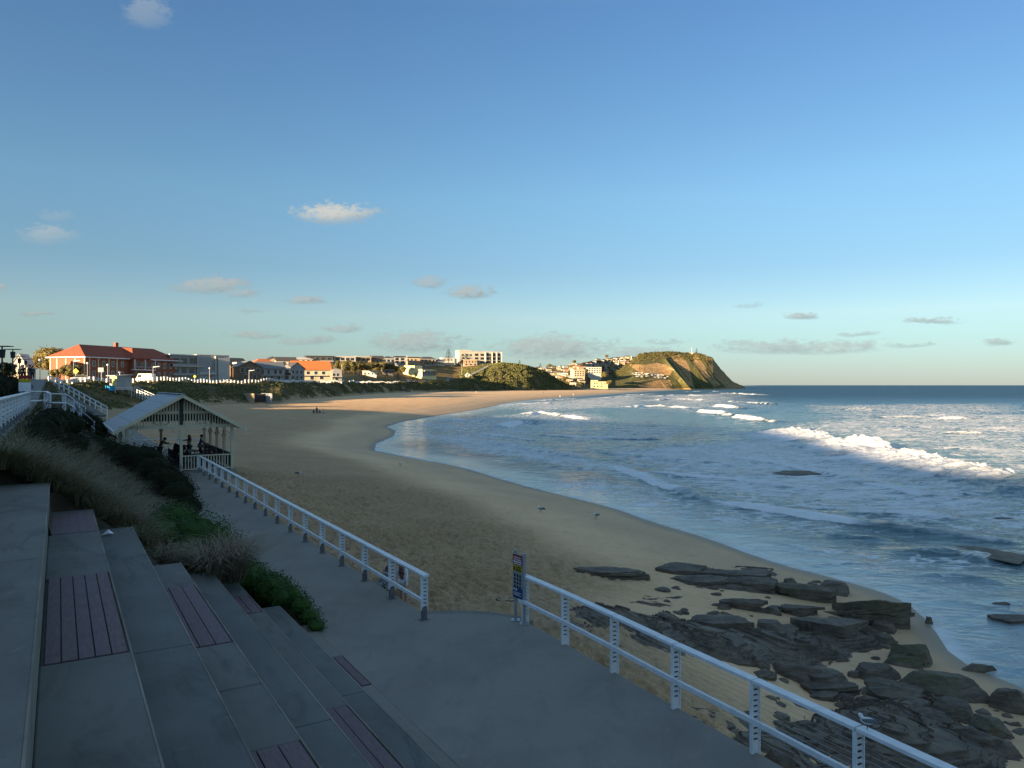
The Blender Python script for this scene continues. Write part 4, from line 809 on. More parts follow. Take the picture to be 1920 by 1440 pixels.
def person(label, loc, yaw, H, top, bottom, hair, pose=None, long_sleeve=True, hairlen=0., shorts=False, skirt=None, skinm='skin', group=None, fingers=False, cat='person', fat=1.):
    """faces local +y; pose: lean, arms ((upper, fore) left, right), legs ((thigh, shin) left, right), pelvis height, head turn"""
    p = dict(lean=0., la=((-.25,.02,-1),(-.08,.25,-1)), ra=((.25,.02,-1),(.08,.25,-1)), ll=((-.05,.02,-1),(-.01,-.04,-1)), rl=((.05,.04,-1),(.01,-.06,-1)), ph=None, nod=0.); p.update(pose or {})
    t = thing('person', loc, yaw, label, cat, group); le = p['lean']; up = Vector((0, math.sin(le), math.cos(le))); fw = Vector((0, math.cos(le), -math.sin(le)))
    V = []; E = []; Rr = []; idx = {}
    def ad(k, v, r, par=None):
        idx[k] = len(V); V.append(Vector(v)*H); Rr.append(r*H*fat if not isinstance(r, tuple) else tuple(q*H*fat for q in r))
        if par is not None: E.append((idx[par], idx[k]))
    legs = {}
    th, sh = .245, .235
    for s, k in ((-1, 'll'), (1, 'rl')):
        h = Vector((s*.052, 0, -.03)); kn = h+nrm(p[k][0])*th; an = kn+nrm(p[k][1])*sh; legs[s] = (h, kn, an)
    low = min(legs[-1][2].z, legs[1][2].z); pz = p['ph']/H if p['ph'] is not None else -low+.042
    pel = Vector((0, 0, pz)); ad('pel', pel, (.085, .062)); ad('wst', pel+up*.08, (.075, .055), 'pel'); ad('chs', pel+up*.21, (.088, .062), 'wst'); ad('nek', pel+up*.292, .034, 'chs')
    hd = up+fw*p['nod']; hd.normalize(); ad('hd0', pel+up*.325+fw*.008, .036, 'nek'); ad('jaw', V[idx['hd0']]/H+hd*.035+fw*.014, .050, 'hd0'); ad('skull', V[idx['hd0']]/H+hd*.082+fw*.004, .060, 'jaw'); ad('crown', V[idx['hd0']]/H+hd*.118, .042, 'skull')
    for s, k, n in ((-1, 'la', 'L'), (1, 'ra', 'R')):
        sho = pel+up*.268+Vector((s*.098, 0, 0)); el = sho+nrm(p[k][0])*.17; wr = el+nrm(p[k][1])*.145; hn = wr+nrm(p[k][1])*.045
        ad('s'+n, sho, .036, 'chs'); ad('e'+n, el, .026, 's'+n); ad('w'+n, wr, .018, 'e'+n); ad('h'+n, hn, (.022, .014), 'w'+n)
        d_ = nrm(p[k][1]); side = d_.cross(Vector((0, 1, .3))).normalized(); cur = side.cross(d_)
        for q in range(4):
            o_ = side*(.021*(q-1.5)/1.5); l_ = (.034, .041, .038, .028)[q]
            ad(f'f{n}{q}', hn+d_*.022+o_, .0062, 'h'+n); ad(f'g{n}{q}', hn+d_*(.022+l_)+o_*1.1+cur*.012, .005, f'f{n}{q}')
        ad(f't{n}', wr+d_*.03-side*.026, .0072, 'w'+n); ad(f'u{n}', wr+d_*.058-side*.034+cur*.01, .0058, f't{n}')
    for s, n in ((-1, 'L'), (1, 'R')):
        h, kn, an = [pel+q for q in legs[s]]
        ad('p'+n, h, .058, 'pel'); ad('k'+n, kn, .038, 'p'+n); ad('c'+n, kn+(an-kn)*.32, .037, 'k'+n); ad('a'+n, an, .023, 'c'+n); ad('o'+n, an+Vector((0, .075, -.022)), (.024, .018), 'a'+n)
    skin_obj('body', V, E, Rr, M[skinm], t)
    def shell(name, keys, grow, m_, cut=None):
        ks = [k for k in keys]; vi = {idx[k]: i for i, k in enumerate(ks)}
        ee = [(vi[a], vi[b_]) for a, b_ in E if a in vi and b_ in vi]; vs = [V[idx[k]].copy() for k in ks]; rr = [tuple(x*grow+.006 for x in Rr[idx[k]]) if isinstance(Rr[idx[k]], tuple) else Rr[idx[k]]*grow+.006 for k in ks]
        for k, (toward, f) in (cut or {}).items(): i = ks.index(k); j = idx[toward]; vs[i] = V[j]+(vs[i]-V[j])*f
        return skin_obj(name, vs, ee, rr, m_, t)
    if long_sleeve: shell('shirt', ['pel','wst','chs','nek','sL','eL','wL','sR','eR','wR'], 1.13, M[top], {'nek': ('chs', .7), 'wL': ('eL', .9), 'wR': ('eR', .9)})
    else: shell('shirt', ['pel','wst','chs','nek','sL','eL','sR','eR'], 1.13, M[top], {'nek': ('chs', .7), 'eL': ('sL', .75), 'eR': ('sR', .75)})
    if skirt:
        mb = MB(); c0 = V[idx['wst']]; vs = []; n = 14
        for z, r in ((c0.z, .082*H), (pel.z*H-.02*H, .11*H), (skirt*H, .17*H)): vs += [(r*math.cos(2*math.pi*i/n), r*.8*math.sin(2*math.pi*i/n), z) for i in range(n)]
        mb.add(vs, [(j*n+i, j*n+(i+1) % n, (j+1)*n+(i+1) % n, (j+1)*n+i) for j in range(2) for i in range(n)]); mb.build('skirt', M[bottom], t, smooth=True)
    elif shorts: shell('shorts', ['pel','pL','kL','pR','kR'], 1.16, M[bottom], {'kL': ('pL', .55), 'kR': ('pR', .55)})
    else: shell('trousers', ['pel','pL','kL','cL','aL','pR','kR','cR','aR'], 1.15, M[bottom], {'aL': ('cL', .95), 'aR': ('cR', .95)})
    for n in 'LR':
        mb = MB(); a = V[idx['a'+n]]; q = V[idx['o'+n]]
        if not shorts and not skirt: mb.blob((a+q)/2+Vector((0, .012*H, -.012*H)), (.032*H, .075*H, .026*H), 8); mb.build('shoe', M['c_black'], t, smooth=True)
    sk = V[idx['skull']]; jw = V[idx['jaw']]; mb = MB(); mb.blob(sk+Vector((0, -.012*H, .012*H)), (.066*H, .070*H, .066*H), 12)
    if hairlen:
        q = sk.copy(); e = sk+Vector((0, -.055*H, -hairlen*H)); mb.tube(q+Vector((0, -.03*H, 0)), e+(q-e)*.35, .062*H, .075*H, 10); mb.tube(e+(q-e)*.35, e, .075*H, .03*H, 10)
    mb.build('hair', M[hair], t, smooth=True)
    for s in (-1, 1):
        mb = MB(); mb.blob(jw+(sk-jw)*.62+fw*.052*H+Vector((s*.021*H, 0, 0)), .0075*H, 6); mb.build('eye', M['dark'], t)
        mb = MB(); mb.blob(jw+(sk-jw)*.45+Vector((s*.060*H, 0, 0)), (.008*H, .014*H, .02*H), 6); mb.build('ear', M[skinm], t)
    mb = MB(); mb.blob(jw+(sk-jw)*.38+fw*.056*H, (.009*H, .014*H, .014*H), 6); mb.build('nose', M[skinm], t, smooth=True)
    mb = MB(); mb.blob(jw+fw*.046*H+(sk-jw)*.02, (.016*H, .008*H, .005*H), 6); mb.build('mouth', M['c_red'], t)
    return t
SIT = dict(ph=.55, ll=((-.15,1,-.12),(-.05,-.05,-1)), rl=((.15,1,-.12),(.05,-.05,-1)), la=((-.25,.35,-.8),(.1,1,.1)), ra=((.25,.35,-.8),(-.1,1,.1)), lean=.25)
def PV(x, y, z=.03): return UV(51.4+y, 6.64+x, z)
person('standing person in grey top and black trousers bending over the shelter table', PV(-.35, 8.4), AU-1.25, 1.72, 'c_grey', 'c_black', 'hair_dark', dict(lean=.5, la=((-.15,.9,-.6),(.1,1,-.2)), ra=((.15,.9,-.6),(-.1,1,-.2)), nod=.4))
person('long haired person in pale cream top standing behind the shelter table with raised arm', PV(1.75, 9.2), AU+2.2, 1.68, 'c_cream', 'c_denim', 'hair_brown', dict(ra=((.4,.8,-.25),(.1,1,.5)), la=((-.3,.5,-.7),(0,1,.1))), hairlen=.2)
person('person in mauve shirt standing at the sea side rail of the shelter', PV(2.5, 9.0), AU-1.9, 1.70, 'c_mauve', 'c_grey', 'hair_dark', dict(lean=.12, ra=((.3,.5,-.8),(0,.8,-.2)), la=((-.3,.3,-.8),(0,.9,-.3))))
for x, y, yw, tp, bt, hr, hl, lab in ((.32, 5.0, -1.5, 'c_black', 'c_black', 'hair_dark', .22, 'seated person in black with long dark hair, nearest on the long bench'), (.32, 5.8, -1.5, 'c_black', 'c_navy', 'hair_dark', 0, 'seated short haired person in black in the middle of the bench row'), (.32, 6.6, -1.55, 'c_navy', 'c_black', 'hair_dark', .2, 'seated person in navy at the far end of the bench row, beside the bending figure'),
                       (.85, 4.7, .2, 'c_black', 'c_black', 'hair_dark', .15, 'seated person in black just right of the central shelter post'), (2.2, 6.2, 1.5, 'c_red', 'c_navy', 'hair_dark', 0, 'seated person in dark red across the farther table'), (2.25, 2.4, 1.3, 'c_red', 'c_black', 'hair_dark', .26, 'seated long haired person in maroon by the front balustrade, nearest the railing'), (2.2, 3.3, 1.6, 'c_mauve', 'c_black', 'hair_dark', 0, 'seated short haired person in mauve behind the front balustrade')):
    person(lab, PV(x, y), AU+yw, 1.66, tp, bt, hr, SIT, hairlen=hl)
# two children on the sand behind the last railing bay
q = PZ(757, 1131, -.3); q.z = float(h_sand(np.array([q.x]), np.array([q.y]))[0])
person('child with long auburn hair, white cardigan and white shorts standing behind the railing', q, R(150), 1.12, 'c_white', 'c_white', 'hair_red', dict(lean=.16, la=((-.5,.35,-.8),(-.1,.5,-.7)), ra=((.45,-.1,-.9),(.4,.25,-.8)), nod=.5), hairlen=.36, shorts=True, fingers=True)
q = PZ(713, 1112, -.3); q.z = float(h_sand(np.array([q.x]), np.array([q.y]))[0])-.02
person('brown haired child in striped clothes crouching behind the railing', q, R(-70), 1.15, 'c_stripe', 'c_stripe', 'hair_brown', dict(ph=.30, lean=.45, ll=((-.25,.95,.45),(-.05,-.45,-.9)), rl=((.25,.95,.45),(.05,-.45,-.9)), la=((-.2,.8,-.5),(.2,.9,-.4)), ra=((.2,.8,-.5),(-.2,.9,-.4)), nod=.3), hairlen=.2)
# people at the top of the path
for px, py, D, H, tp, bt, lab in ((44, 712, 92, 1.75, 'c_black', 'c_black', 'dark clad person farthest left in the group on the promenade'), (56, 711, 95, 1.8, 'c_black', 'c_navy', 'tall dark figure in the middle of the promenade group'), (61, 712, 93, 1.65, 'c_navy', 'c_black', 'shorter dark figure on the right of the promenade group'), (38, 712, 98, 1.7, 'c_grey', 'c_black', 'person in grey behind the promenade group by the lamp posts')):
    q = P(px, py, D); u_, v_ = uv_of(q.x, q.y); q.z = 4.05+2.2*float(sst(45, 118, u_)); person(lab, q, R(200), H, tp, bt, 'hair_dark')
for px, lab in ((107, 'left one of two dark clad people standing by the road fence'), (112, 'right one of two dark clad people standing by the road fence')):
    q = hit(px, 714.5, h_land); person(lab, q, R(190), 1.75, 'c_black', 'c_black', 'hair_dark')
# group on the sand
for i, (px, py, H, tp, bt, ps, lab) in enumerate(((588, 775, 1.6, 'c_black', 'c_navy', dict(SIT, ph=.2, lean=.1), 'person in black sitting on the open sand, left of the beach group'), (594, 776, 1.7, 'c_blue', 'c_black', None, 'standing person in blue in the beach group'), (600, 775, 1.6, 'c_red', 'c_denim', dict(SIT, ph=.2, lean=.1), 'person in dark red sitting in the middle of the beach group'), (607, 775, 1.6, 'c_white', 'c_tan', dict(SIT, ph=.2, lean=.1), 'person in white sitting on the right of the beach group'))):
    person(lab, hits(px, py), R(40*i), H, tp, bt, 'hair_dark', ps)
for px, py, tp, bt, lab in ((893, 738, 'c_cream', 'c_tan', 'tiny figure in cream on the sunlit beach below the bluff'), (1019, 738.5, 'c_black', 'c_navy', 'tiny dark figure on the sunlit beach, right of the bluff foot'), (1075, 742, 'c_white', 'c_pink', 'tiny pale figure at the water line of the far beach'), (1050, 745, 'c_tan', 'c_white', 'tiny tan figure at the water edge left of the pale one'), (1105, 733, 'c_black', 'c_black', 'tiny dark figure farthest along the beach')):
    person(lab, hits(px, py), R(160), 1.75, tp, bt, 'hair_dark')
# ================================================================ rocks
m, nt, b = new_mat('rock'); v = coords(nt); g_ = nt.nodes.new('ShaderNodeNewGeometry'); sp_ = N(nt, 'SeparateXYZ'); nt.links.new(g_.outputs['Normal'], sp_.inputs[0])
n1 = noise(nt, v, 1.3, 6, .65); n2 = noise(nt, v, 7., 6, .7); vs = coords(nt, 'Object', (1, 1, 7)); n3 = noise(nt, vs, 1.6, 5, .6)
c = mixc(nt, smap(nt, n1, .3, .7), (.105,.078,.054), (.19,.148,.10)); c = mixc(nt, mth(nt, 'MULTIPLY', smap(nt, n3, .45, .6), .5), c, (.04,.034,.028)); c = mixc(nt, mth(nt, 'MULTIPLY', smap(nt, n2, .5, .75), .5), c, (.20,.165,.125))
nt.links.new(mixc(nt, mth(nt, 'MULTIPLY', attr(nt, 'moss'), smap(nt, n2, .3, .6)), c, (.07,.078,.015)), b.inputs['Base Color']); b.inputs['Roughness'].default_value = .72
bump(nt, b, mth(nt, 'ADD', mth(nt, 'MULTIPLY', n3, .7), mth(nt, 'MULTIPLY', n2, .5)), .9, .10); M['rock'] = m
_ico = {}
def ico(s):
    if s not in _ico:
        bm = bmesh.new(); bmesh.ops.create_icosphere(bm, subdivisions=s, radius=1); _ico[s] = (np.array([v_.co[:] for v_ in bm.verts]), np.array([[v_.index for v_ in f.verts] for f in bm.faces])); bm.free()
    return _ico[s]
def rock(name, label, cat, px0, py0, px1, py1, seed, slab=.5, flat=0., moss=0., yaw=0., depth=None, sub=5, group=None, base=None):
    """an angular boulder or slab filling about the given bearing and height range"""
    g = base or hits((px0+px1)/2, py1); D = g.y; w = (px1-px0)/F*D; hh = (py1-py0)/F*D
    dp = depth or w*slab; up_ = max(.12, (hh-dp*.9*(CZ-g.z)/D*.55)); rs = np.random.default_rng(seed); V, Fc = ico(sub)
    nm = rs.normal(size=(15, 3)); nm[:, 2] = np.abs(nm[:, 2])*(.5+.8*rs.random(15)); nm /= np.linalg.norm(nm, axis=1)[:, None]; nm[0] = (.05*rs.normal(), .05*rs.normal(), 1); ds = rs.uniform(.62, 1.0, 15); ds[0] = .55+.3*rs.random()
    if flat >= .45:
        nt_ = 72; th = np.linspace(0, 2*np.pi, nt_, endpoint=False); na_ = 9; aa = rs.uniform(0, 2*np.pi, na_); dd_ = rs.uniform(.72, 1.0, na_)
        def outl(k): 
            q_ = np.cos(th[:, None]-(aa+.25*rs.normal(size=na_))[None]); r_ = np.min(np.where(q_ > .15, (dd_+.10*rs.normal(size=na_))/np.maximum(q_, .15), 1.5), 1); return np.minimum(r_, 1.25)*(1+.06*vn(th*6, th*0+k, seed))
        nl = int(3+3*rs.random()); zs = np.sort(np.concatenate([[-.6], rs.uniform(-.25, .6, nl-2), [.75]])); ringV = []; tl = rs.normal(size=2)*.10
        for k in range(nl-1):
            r_ = outl(k)*(1.02-.13*k/nl); sx = rs.normal()*.05
            for z_ in (zs[k], zs[k+1]-.03): ringV.append(np.stack([r_*np.cos(th)+sx, r_*np.sin(th), z_+0*th], -1))
            if k < nl-2: ringV.append(np.stack([.93*r_*np.cos(th)+sx, .93*r_*np.sin(th), zs[k+1]-.01+0*th], -1))
        top = ringV[-1]
        for f_ in (.9, .7, .45, .2, .03): ringV.append(np.stack([top[:, 0]*f_, top[:, 1]*f_, top[:, 2]+.10*(1-f_)+.10*fbm(top[:, 0]*f_*2.2+seed, top[:, 1]*f_*3.5, 3, 4)], -1))
        W_ = np.concatenate(ringV); W_[:, 2] += W_[:, 0]*tl[0]+W_[:, 1]*tl[1]+.05*fbm(W_[:, 0]*3, W_[:, 1]*3+seed, 3, 8); nr = len(ringV); i_ = np.arange(nr*nt_).reshape(nr, nt_); i2 = np.roll(i_, -1, 1)
        Fc = np.stack([i_[:-1], i2[:-1], i2[1:], i_[1:]], -1).reshape(-1, 4); V = W_.copy()
    else:
        dt = V @ nm.T; r = np.min(np.where(dt > .12, ds/np.maximum(dt, .12), 1.35), 1); W_ = V*np.minimum(r, 1.3)[:, None]
        W_ = W_*(1+.05*fbm(V[:, 0]*2.3+seed, V[:, 1]*2.3+V[:, 2]*1.7, 5, seed % 50)[:, None]+.02*vn(V[:, 0]*9, V[:, 1]*9+V[:, 2]*7, 3)[:, None])
    W_ = W_*np.array([w*.5, dp*.5, up_*.95]); c_, s_ = math.cos(yaw), math.sin(yaw); W_ = W_ @ np.array([[c_, s_, 0], [-s_, c_, 0], [0, 0, 1]])
    o = npmesh(name, W_, Fc, M['rock'], smooth=False, attrs={'moss': moss*sst(.1, .8, V[:, 2]+.3*vn(V[:, 0]*3, V[:, 1]*3, 2))}); o.location = (g.x, g.y+dp*.35, g.z+up_*.05); return tag(o, label, cat, group)
ROCKS = [ # px0,py0,px1,py1, slab depth ratio, layering, moss, label
 (1085,1062,1200,1082,.5,.6,0,'low flat rock mound alone on the sand, highest up the beach'),
 (1235,1056,1345,1078,.55,.8,0,'flat slab at the top left of the upper rock row'),(1300,1066,1455,1092,.4,.9,0,'long flat slab along the middle of the upper rock row'),(1270,1078,1370,1096,.45,.8,0,'low slab tucked in front of the upper row'),(1350,1080,1480,1108,.45,.9,0,'tilted slab joining the upper row to the mossy ledge'),(1410,1078,1450,1090,.6,.3,0,'small block on the right end of the upper slab row'),
 (1460,1090,1570,1126,.55,.6,.5,'greenish flat ledge just left of the round boulder at the water'),(1537,1084,1612,1116,.8,.1,.1,'rounded dark boulder at the water line beside the pale swash'),(1468,1082,1500,1096,.8,.2,0,'small loaf shaped rock behind the green ledge'),
 (1568,1112,1738,1176,.55,.5,.45,'biggest tilted block with wet mossy top at the water'),(1735,1150,1752,1170,.6,.1,0,'small wet rock at the right tip of the biggest block'),
 (1360,1120,1442,1146,.5,.8,0,'thin layered slab above the cracked block row'),(1436,1130,1470,1152,.8,.2,0,'small squarish stone beside the thin slab'),(1462,1130,1545,1154,.6,.6,0,'rounded flat stone behind the cracked ledge'),
 (1282,1152,1425,1186,.5,.9,0,'left end of the long layered ledge, smooth front'),(1415,1156,1490,1190,.8,.3,0,'cracked block cluster in the middle of the long ledge'),(1470,1150,1645,1200,.5,.9,0,'right end of the long layered ledge, overhanging the sand'),(1400,1176,1520,1196,.4,.8,0,'thin plate fallen in front of the long ledge'),
 (1632,1152,1690,1186,.8,.1,0,'upright brown stone between the long ledge and biggest block'),(1638,1180,1690,1210,.7,.2,.3,'dark wet stone at the left of the mossy pair'),
 (1668,1192,1768,1248,.7,.2,.75,'rounded boulder with vivid green moss, upper of the pair'),(1660,1218,1752,1252,.7,.2,.9,'yellow green mossy boulder, lower of the pair'),
 (1405,1232,1442,1254,.8,.2,0,'small pointed stone alone on the sand patch'),(1412,1256,1462,1274,.6,.5,0,'low flat stone below the pointed one'),(1452,1234,1560,1284,.6,.3,0,'large angular slab leaning left in the sand patch'),(1500,1246,1625,1296,.6,.3,0,'wedge shaped rock behind the round stone'),(1484,1256,1542,1284,.9,.1,0,'round stone in front of the leaning slab'),(1500,1272,1625,1304,.5,.5,0,'long low dark rock under the wedge'),(1522,1296,1582,1314,.6,.6,0,'flat little plate in the sand below the wedge'),
 (1590,1252,1618,1272,.8,.1,0,'small stone left of the ridged boulder'),(1606,1232,1694,1278,.7,.3,0,'ridged boulder between the sand patch and mossy pair'),(1625,1276,1748,1320,.6,.5,.15,'broad flat boulder under the ridged one'),(1690,1248,1860,1312,.6,.3,.5,'long green tinged hump reaching into the swash'),(1690,1302,1760,1346,.8,.2,0,'blocky brown boulder below the green hump'),
 (1756,1302,1848,1354,.8,.1,.15,'big rounded boulder in the lower right cluster'),(1832,1330,1918,1386,.9,.1,.5,'dark mossy boulder touching the right edge cluster'),(1862,1278,1960,1340,.8,.2,.1,'dark block cut by the right edge above the mossy one'),(1790,1346,1850,1400,.9,.1,0,'pale faced boulder under the big round one'),(1808,1356,1890,1408,.8,.1,0,'tilted faceted boulder in the lower right corner'),(1700,1330,1795,1368,.5,.7,0,'flat layered rock left of the pale faced boulder'),(1850,1386,1930,1420,.7,.3,0,'low dark stone at the bottom right corner'),(1620,1340,1700,1362,.5,.8,0,'thin rock plate lying on the bottom shelf'),
 (1434,1396,1492,1450,.9,.05,0,'faceted grey boulder right behind the nearest railing posts'),(1800,1240,1875,1262,.5,.3,.2,'low wet rock in the swash right of the mossy pair'),(1610,1303,1660,1322,.7,.3,0,'small stone at the foot of the flat boulder')]
for i, (a, b0, c_, d_, sl_, fl, ms, lab) in enumerate(ROCKS): rock('boulder' if fl < .45 else 'rock_slab', lab, 'rock', a, b0, c_, d_, 100+i*7, sl_, fl, ms, yaw=R(rng.uniform(-16, 16)), group='rocks on the beach')
SEAR = [(1818,1020,1935,1050,'brown rock reef with foam on it at the right edge of the surf'),(1455,876,1572,889,'thin dark reef showing between waves in the mid surf'),(1868,1140,1950,1166,'dark flat rock in the shallows at the right edge'),(1860,1120,1892,1136,'small round rock in the shallows above the flat one'),(1735,908,1790,916,'thin dark reef line in the surf at right'),(1850,964,1925,972,'low dark reef near the right edge below the big breaker')]
for i, (a, b0, c_, d_, lab) in enumerate(SEAR):
    g = PZ((a+c_)/2, d_, SEA); g.z = SEA-.05; o = rock('reef_rock', lab, 'reef rock', a, b0, c_, d_, 300+i, 1.0 if i == 0 else .5, .8, 0, base=g, depth=None); 
    o.scale = (1, 1.3, .5 if i in (0, 2, 3) else .22)
# flat rock shelves partly covered by sand
def shelf(label, quad, lift, seed, n=150, tilt=0.):
    c = np.array([hits(x, y)[:2] for x, y in quad]); s_, t_ = np.meshgrid(np.linspace(0, 1, n), np.linspace(0, 1, n)); s2, t2 = s_[..., None], t_[..., None]
    p = c[0]*(1-s2)*(1-t2)+c[1]*s2*(1-t2)+c[2]*s2*t2+c[3]*(1-s2)*t2; x, y = p[..., 0], p[..., 1]; g = h_sand(x, y)
    e = np.minimum(np.minimum(s_, 1-s_), np.minimum(t_, 1-t_)); k_ = fbm(x/3.0, y/1.7, 3, seed); h = lift*(.9*k_+.75*sst(0, .25, e)-.25)+.10*lift*fbm(x/1.1, y/.7, 3, seed+3)
    q_ = .06; lay = np.floor(h/q_+.35*vn(x/1.6, y/1.1, seed+1))*q_; fr_ = (h/q_)-np.floor(h/q_); h = lay+q_*sst(.45, 1., fr_)+.012*fbm(x/.25, y/.18, 2, 4); cr = np.abs(fbm(x/1.3+.4*y, y/.9, 3, seed+9)); h = h-.05*sst(.05, .0, cr); h = np.where(e < .02, -.3, h)
    tag(npmesh('rock_shelf', np.stack([x, y, g+h], -1), grid_faces(n, n), M['rock'], smooth=False, attrs={'moss': 0*x}), label, 'rock shelf')
shelf('wide layered rock shelf along the bottom right, below the boulders', [(1255,1318),(1800,1280),(1990,1500),(1400,1500)], .36, 5, 260)
shelf('flat dark rock shelf behind the first railing posts right of the sign', [(1030,1150),(1290,1140),(1300,1196),(1090,1190)], .30, 15, 140)
shelf('flat layered rock shelf carrying the long ledge above the sand patch', [(1040,1132),(1690,1122),(1710,1222),(1130,1212)], .34, 55, 260)
shelf('low rock shelf under the upper row of slabs', [(1225,1056),(1470,1062),(1580,1128),(1290,1104)], .24, 65, 170)
shelf('low streaks of rock just breaking the sand above the flat shelf', [(1190,1112),(1290,1116),(1300,1140),(1170,1128)], .2, 25, 80)
shelf('thin dark rock streak on the sand left of the sign', [(920,1118),(985,1118),(990,1132),(925,1130)], .07, 35, 60)
shelf('wet layered rock shelf on the right, between the lower boulders', [(1560,1318),(1760,1300),(1960,1440),(1800,1470)], .38, 45, 170)
Vr = []; Fr = []; iv, if_ = ico(2)
for k in range(230):
    if k < 130: px, py = rng.uniform(1400, 1915), rng.uniform(1235, 1425)
    else: px, py = rng.uniform(1240, 1720), rng.uniform(1085, 1225)
    if px < 1250+(py-1200)*1.1: continue
    q = hits(px, py)
    if q.z < SEA+.25: continue
    s_ = rng.uniform(.05, .2); nn = rng.normal(size=(7, 3)); nn /= np.linalg.norm(nn, axis=1)[:, None]; dt = iv @ nn.T
    w_ = iv*np.min(np.where(dt > .15, rng.uniform(.6, 1, 7)/np.maximum(dt, .15), 1.3), 1).clip(.4, 1.3)[:, None]*np.array([s_*1.4, s_, s_*.6]); Fr.append(if_+len(iv)*len(Vr)); Vr.append(w_+np.array(q[:]))
Vr = np.concatenate(Vr); tag(npmesh('rubble', Vr, np.concatenate(Fr), M['rock'], smooth=False, attrs={'moss': 0*Vr[:, 0]}), 'small broken stones scattered between the boulders and ledges', 'rubble', kind='stuff')
# ================================================================ gulls
def gull(label, q, yaw, s=1.):
    t = thing('seagull', q, yaw, label, 'seagull', 'seagulls'); mb = MB(); mb.blob((0, 0, .17*s), (.065*s, .15*s, .07*s), 10); mb.blob((0, .14*s, .27*s), (.042*s, .05*s, .045*s), 8); mb.tube((0, .09*s, .19*s), (0, .13*s, .26*s), .05*s, .036*s); mb.build('body', M['white'], t, smooth=True)
    for k in (-1, 1):
        mb = MB(); mb.blob((k*.055*s, -.05*s, .19*s), (.02*s, .16*s, .05*s), 8); mb.build('wing', M['c_grey'], t, smooth=True)
        mb = MB(); mb.tube((k*.025*s, 0, .12*s), (k*.025*s, .01*s, 0), .006*s, n=5); mb.build('leg', M['c_red'], t)
    mb = MB(); mb.tube((0, .18*s, .27*s), (0, .235*s, .26*s), .012*s, .003, 6); mb.build('beak', M['c_red'], t)
    mb = MB(); mb.box(-.03*s, .03*s, -.25*s, -.12*s, .155*s, .17*s); mb.build('tail', M['dark'], t)
for i, (px, py, lab) in enumerate(((1014, 961, 'seagull on the sand, left of a pair near the swash'), (1117, 973, 'seagull standing nearest the swash line, right of the pair'), (751, 875, 'seagull on the sand below the calm pale swash'), (560, 893, 'lone seagull high on the trampled sand'))): gull(lab, hits(px, py), R(60+70*i), 1.35)
g = pts[5]+(pts[6]-pts[5])*.06; gull('white seagull perched on the nearest railing top', Vector((g.x+.02, g.y, 1.11)), R(70), .62)
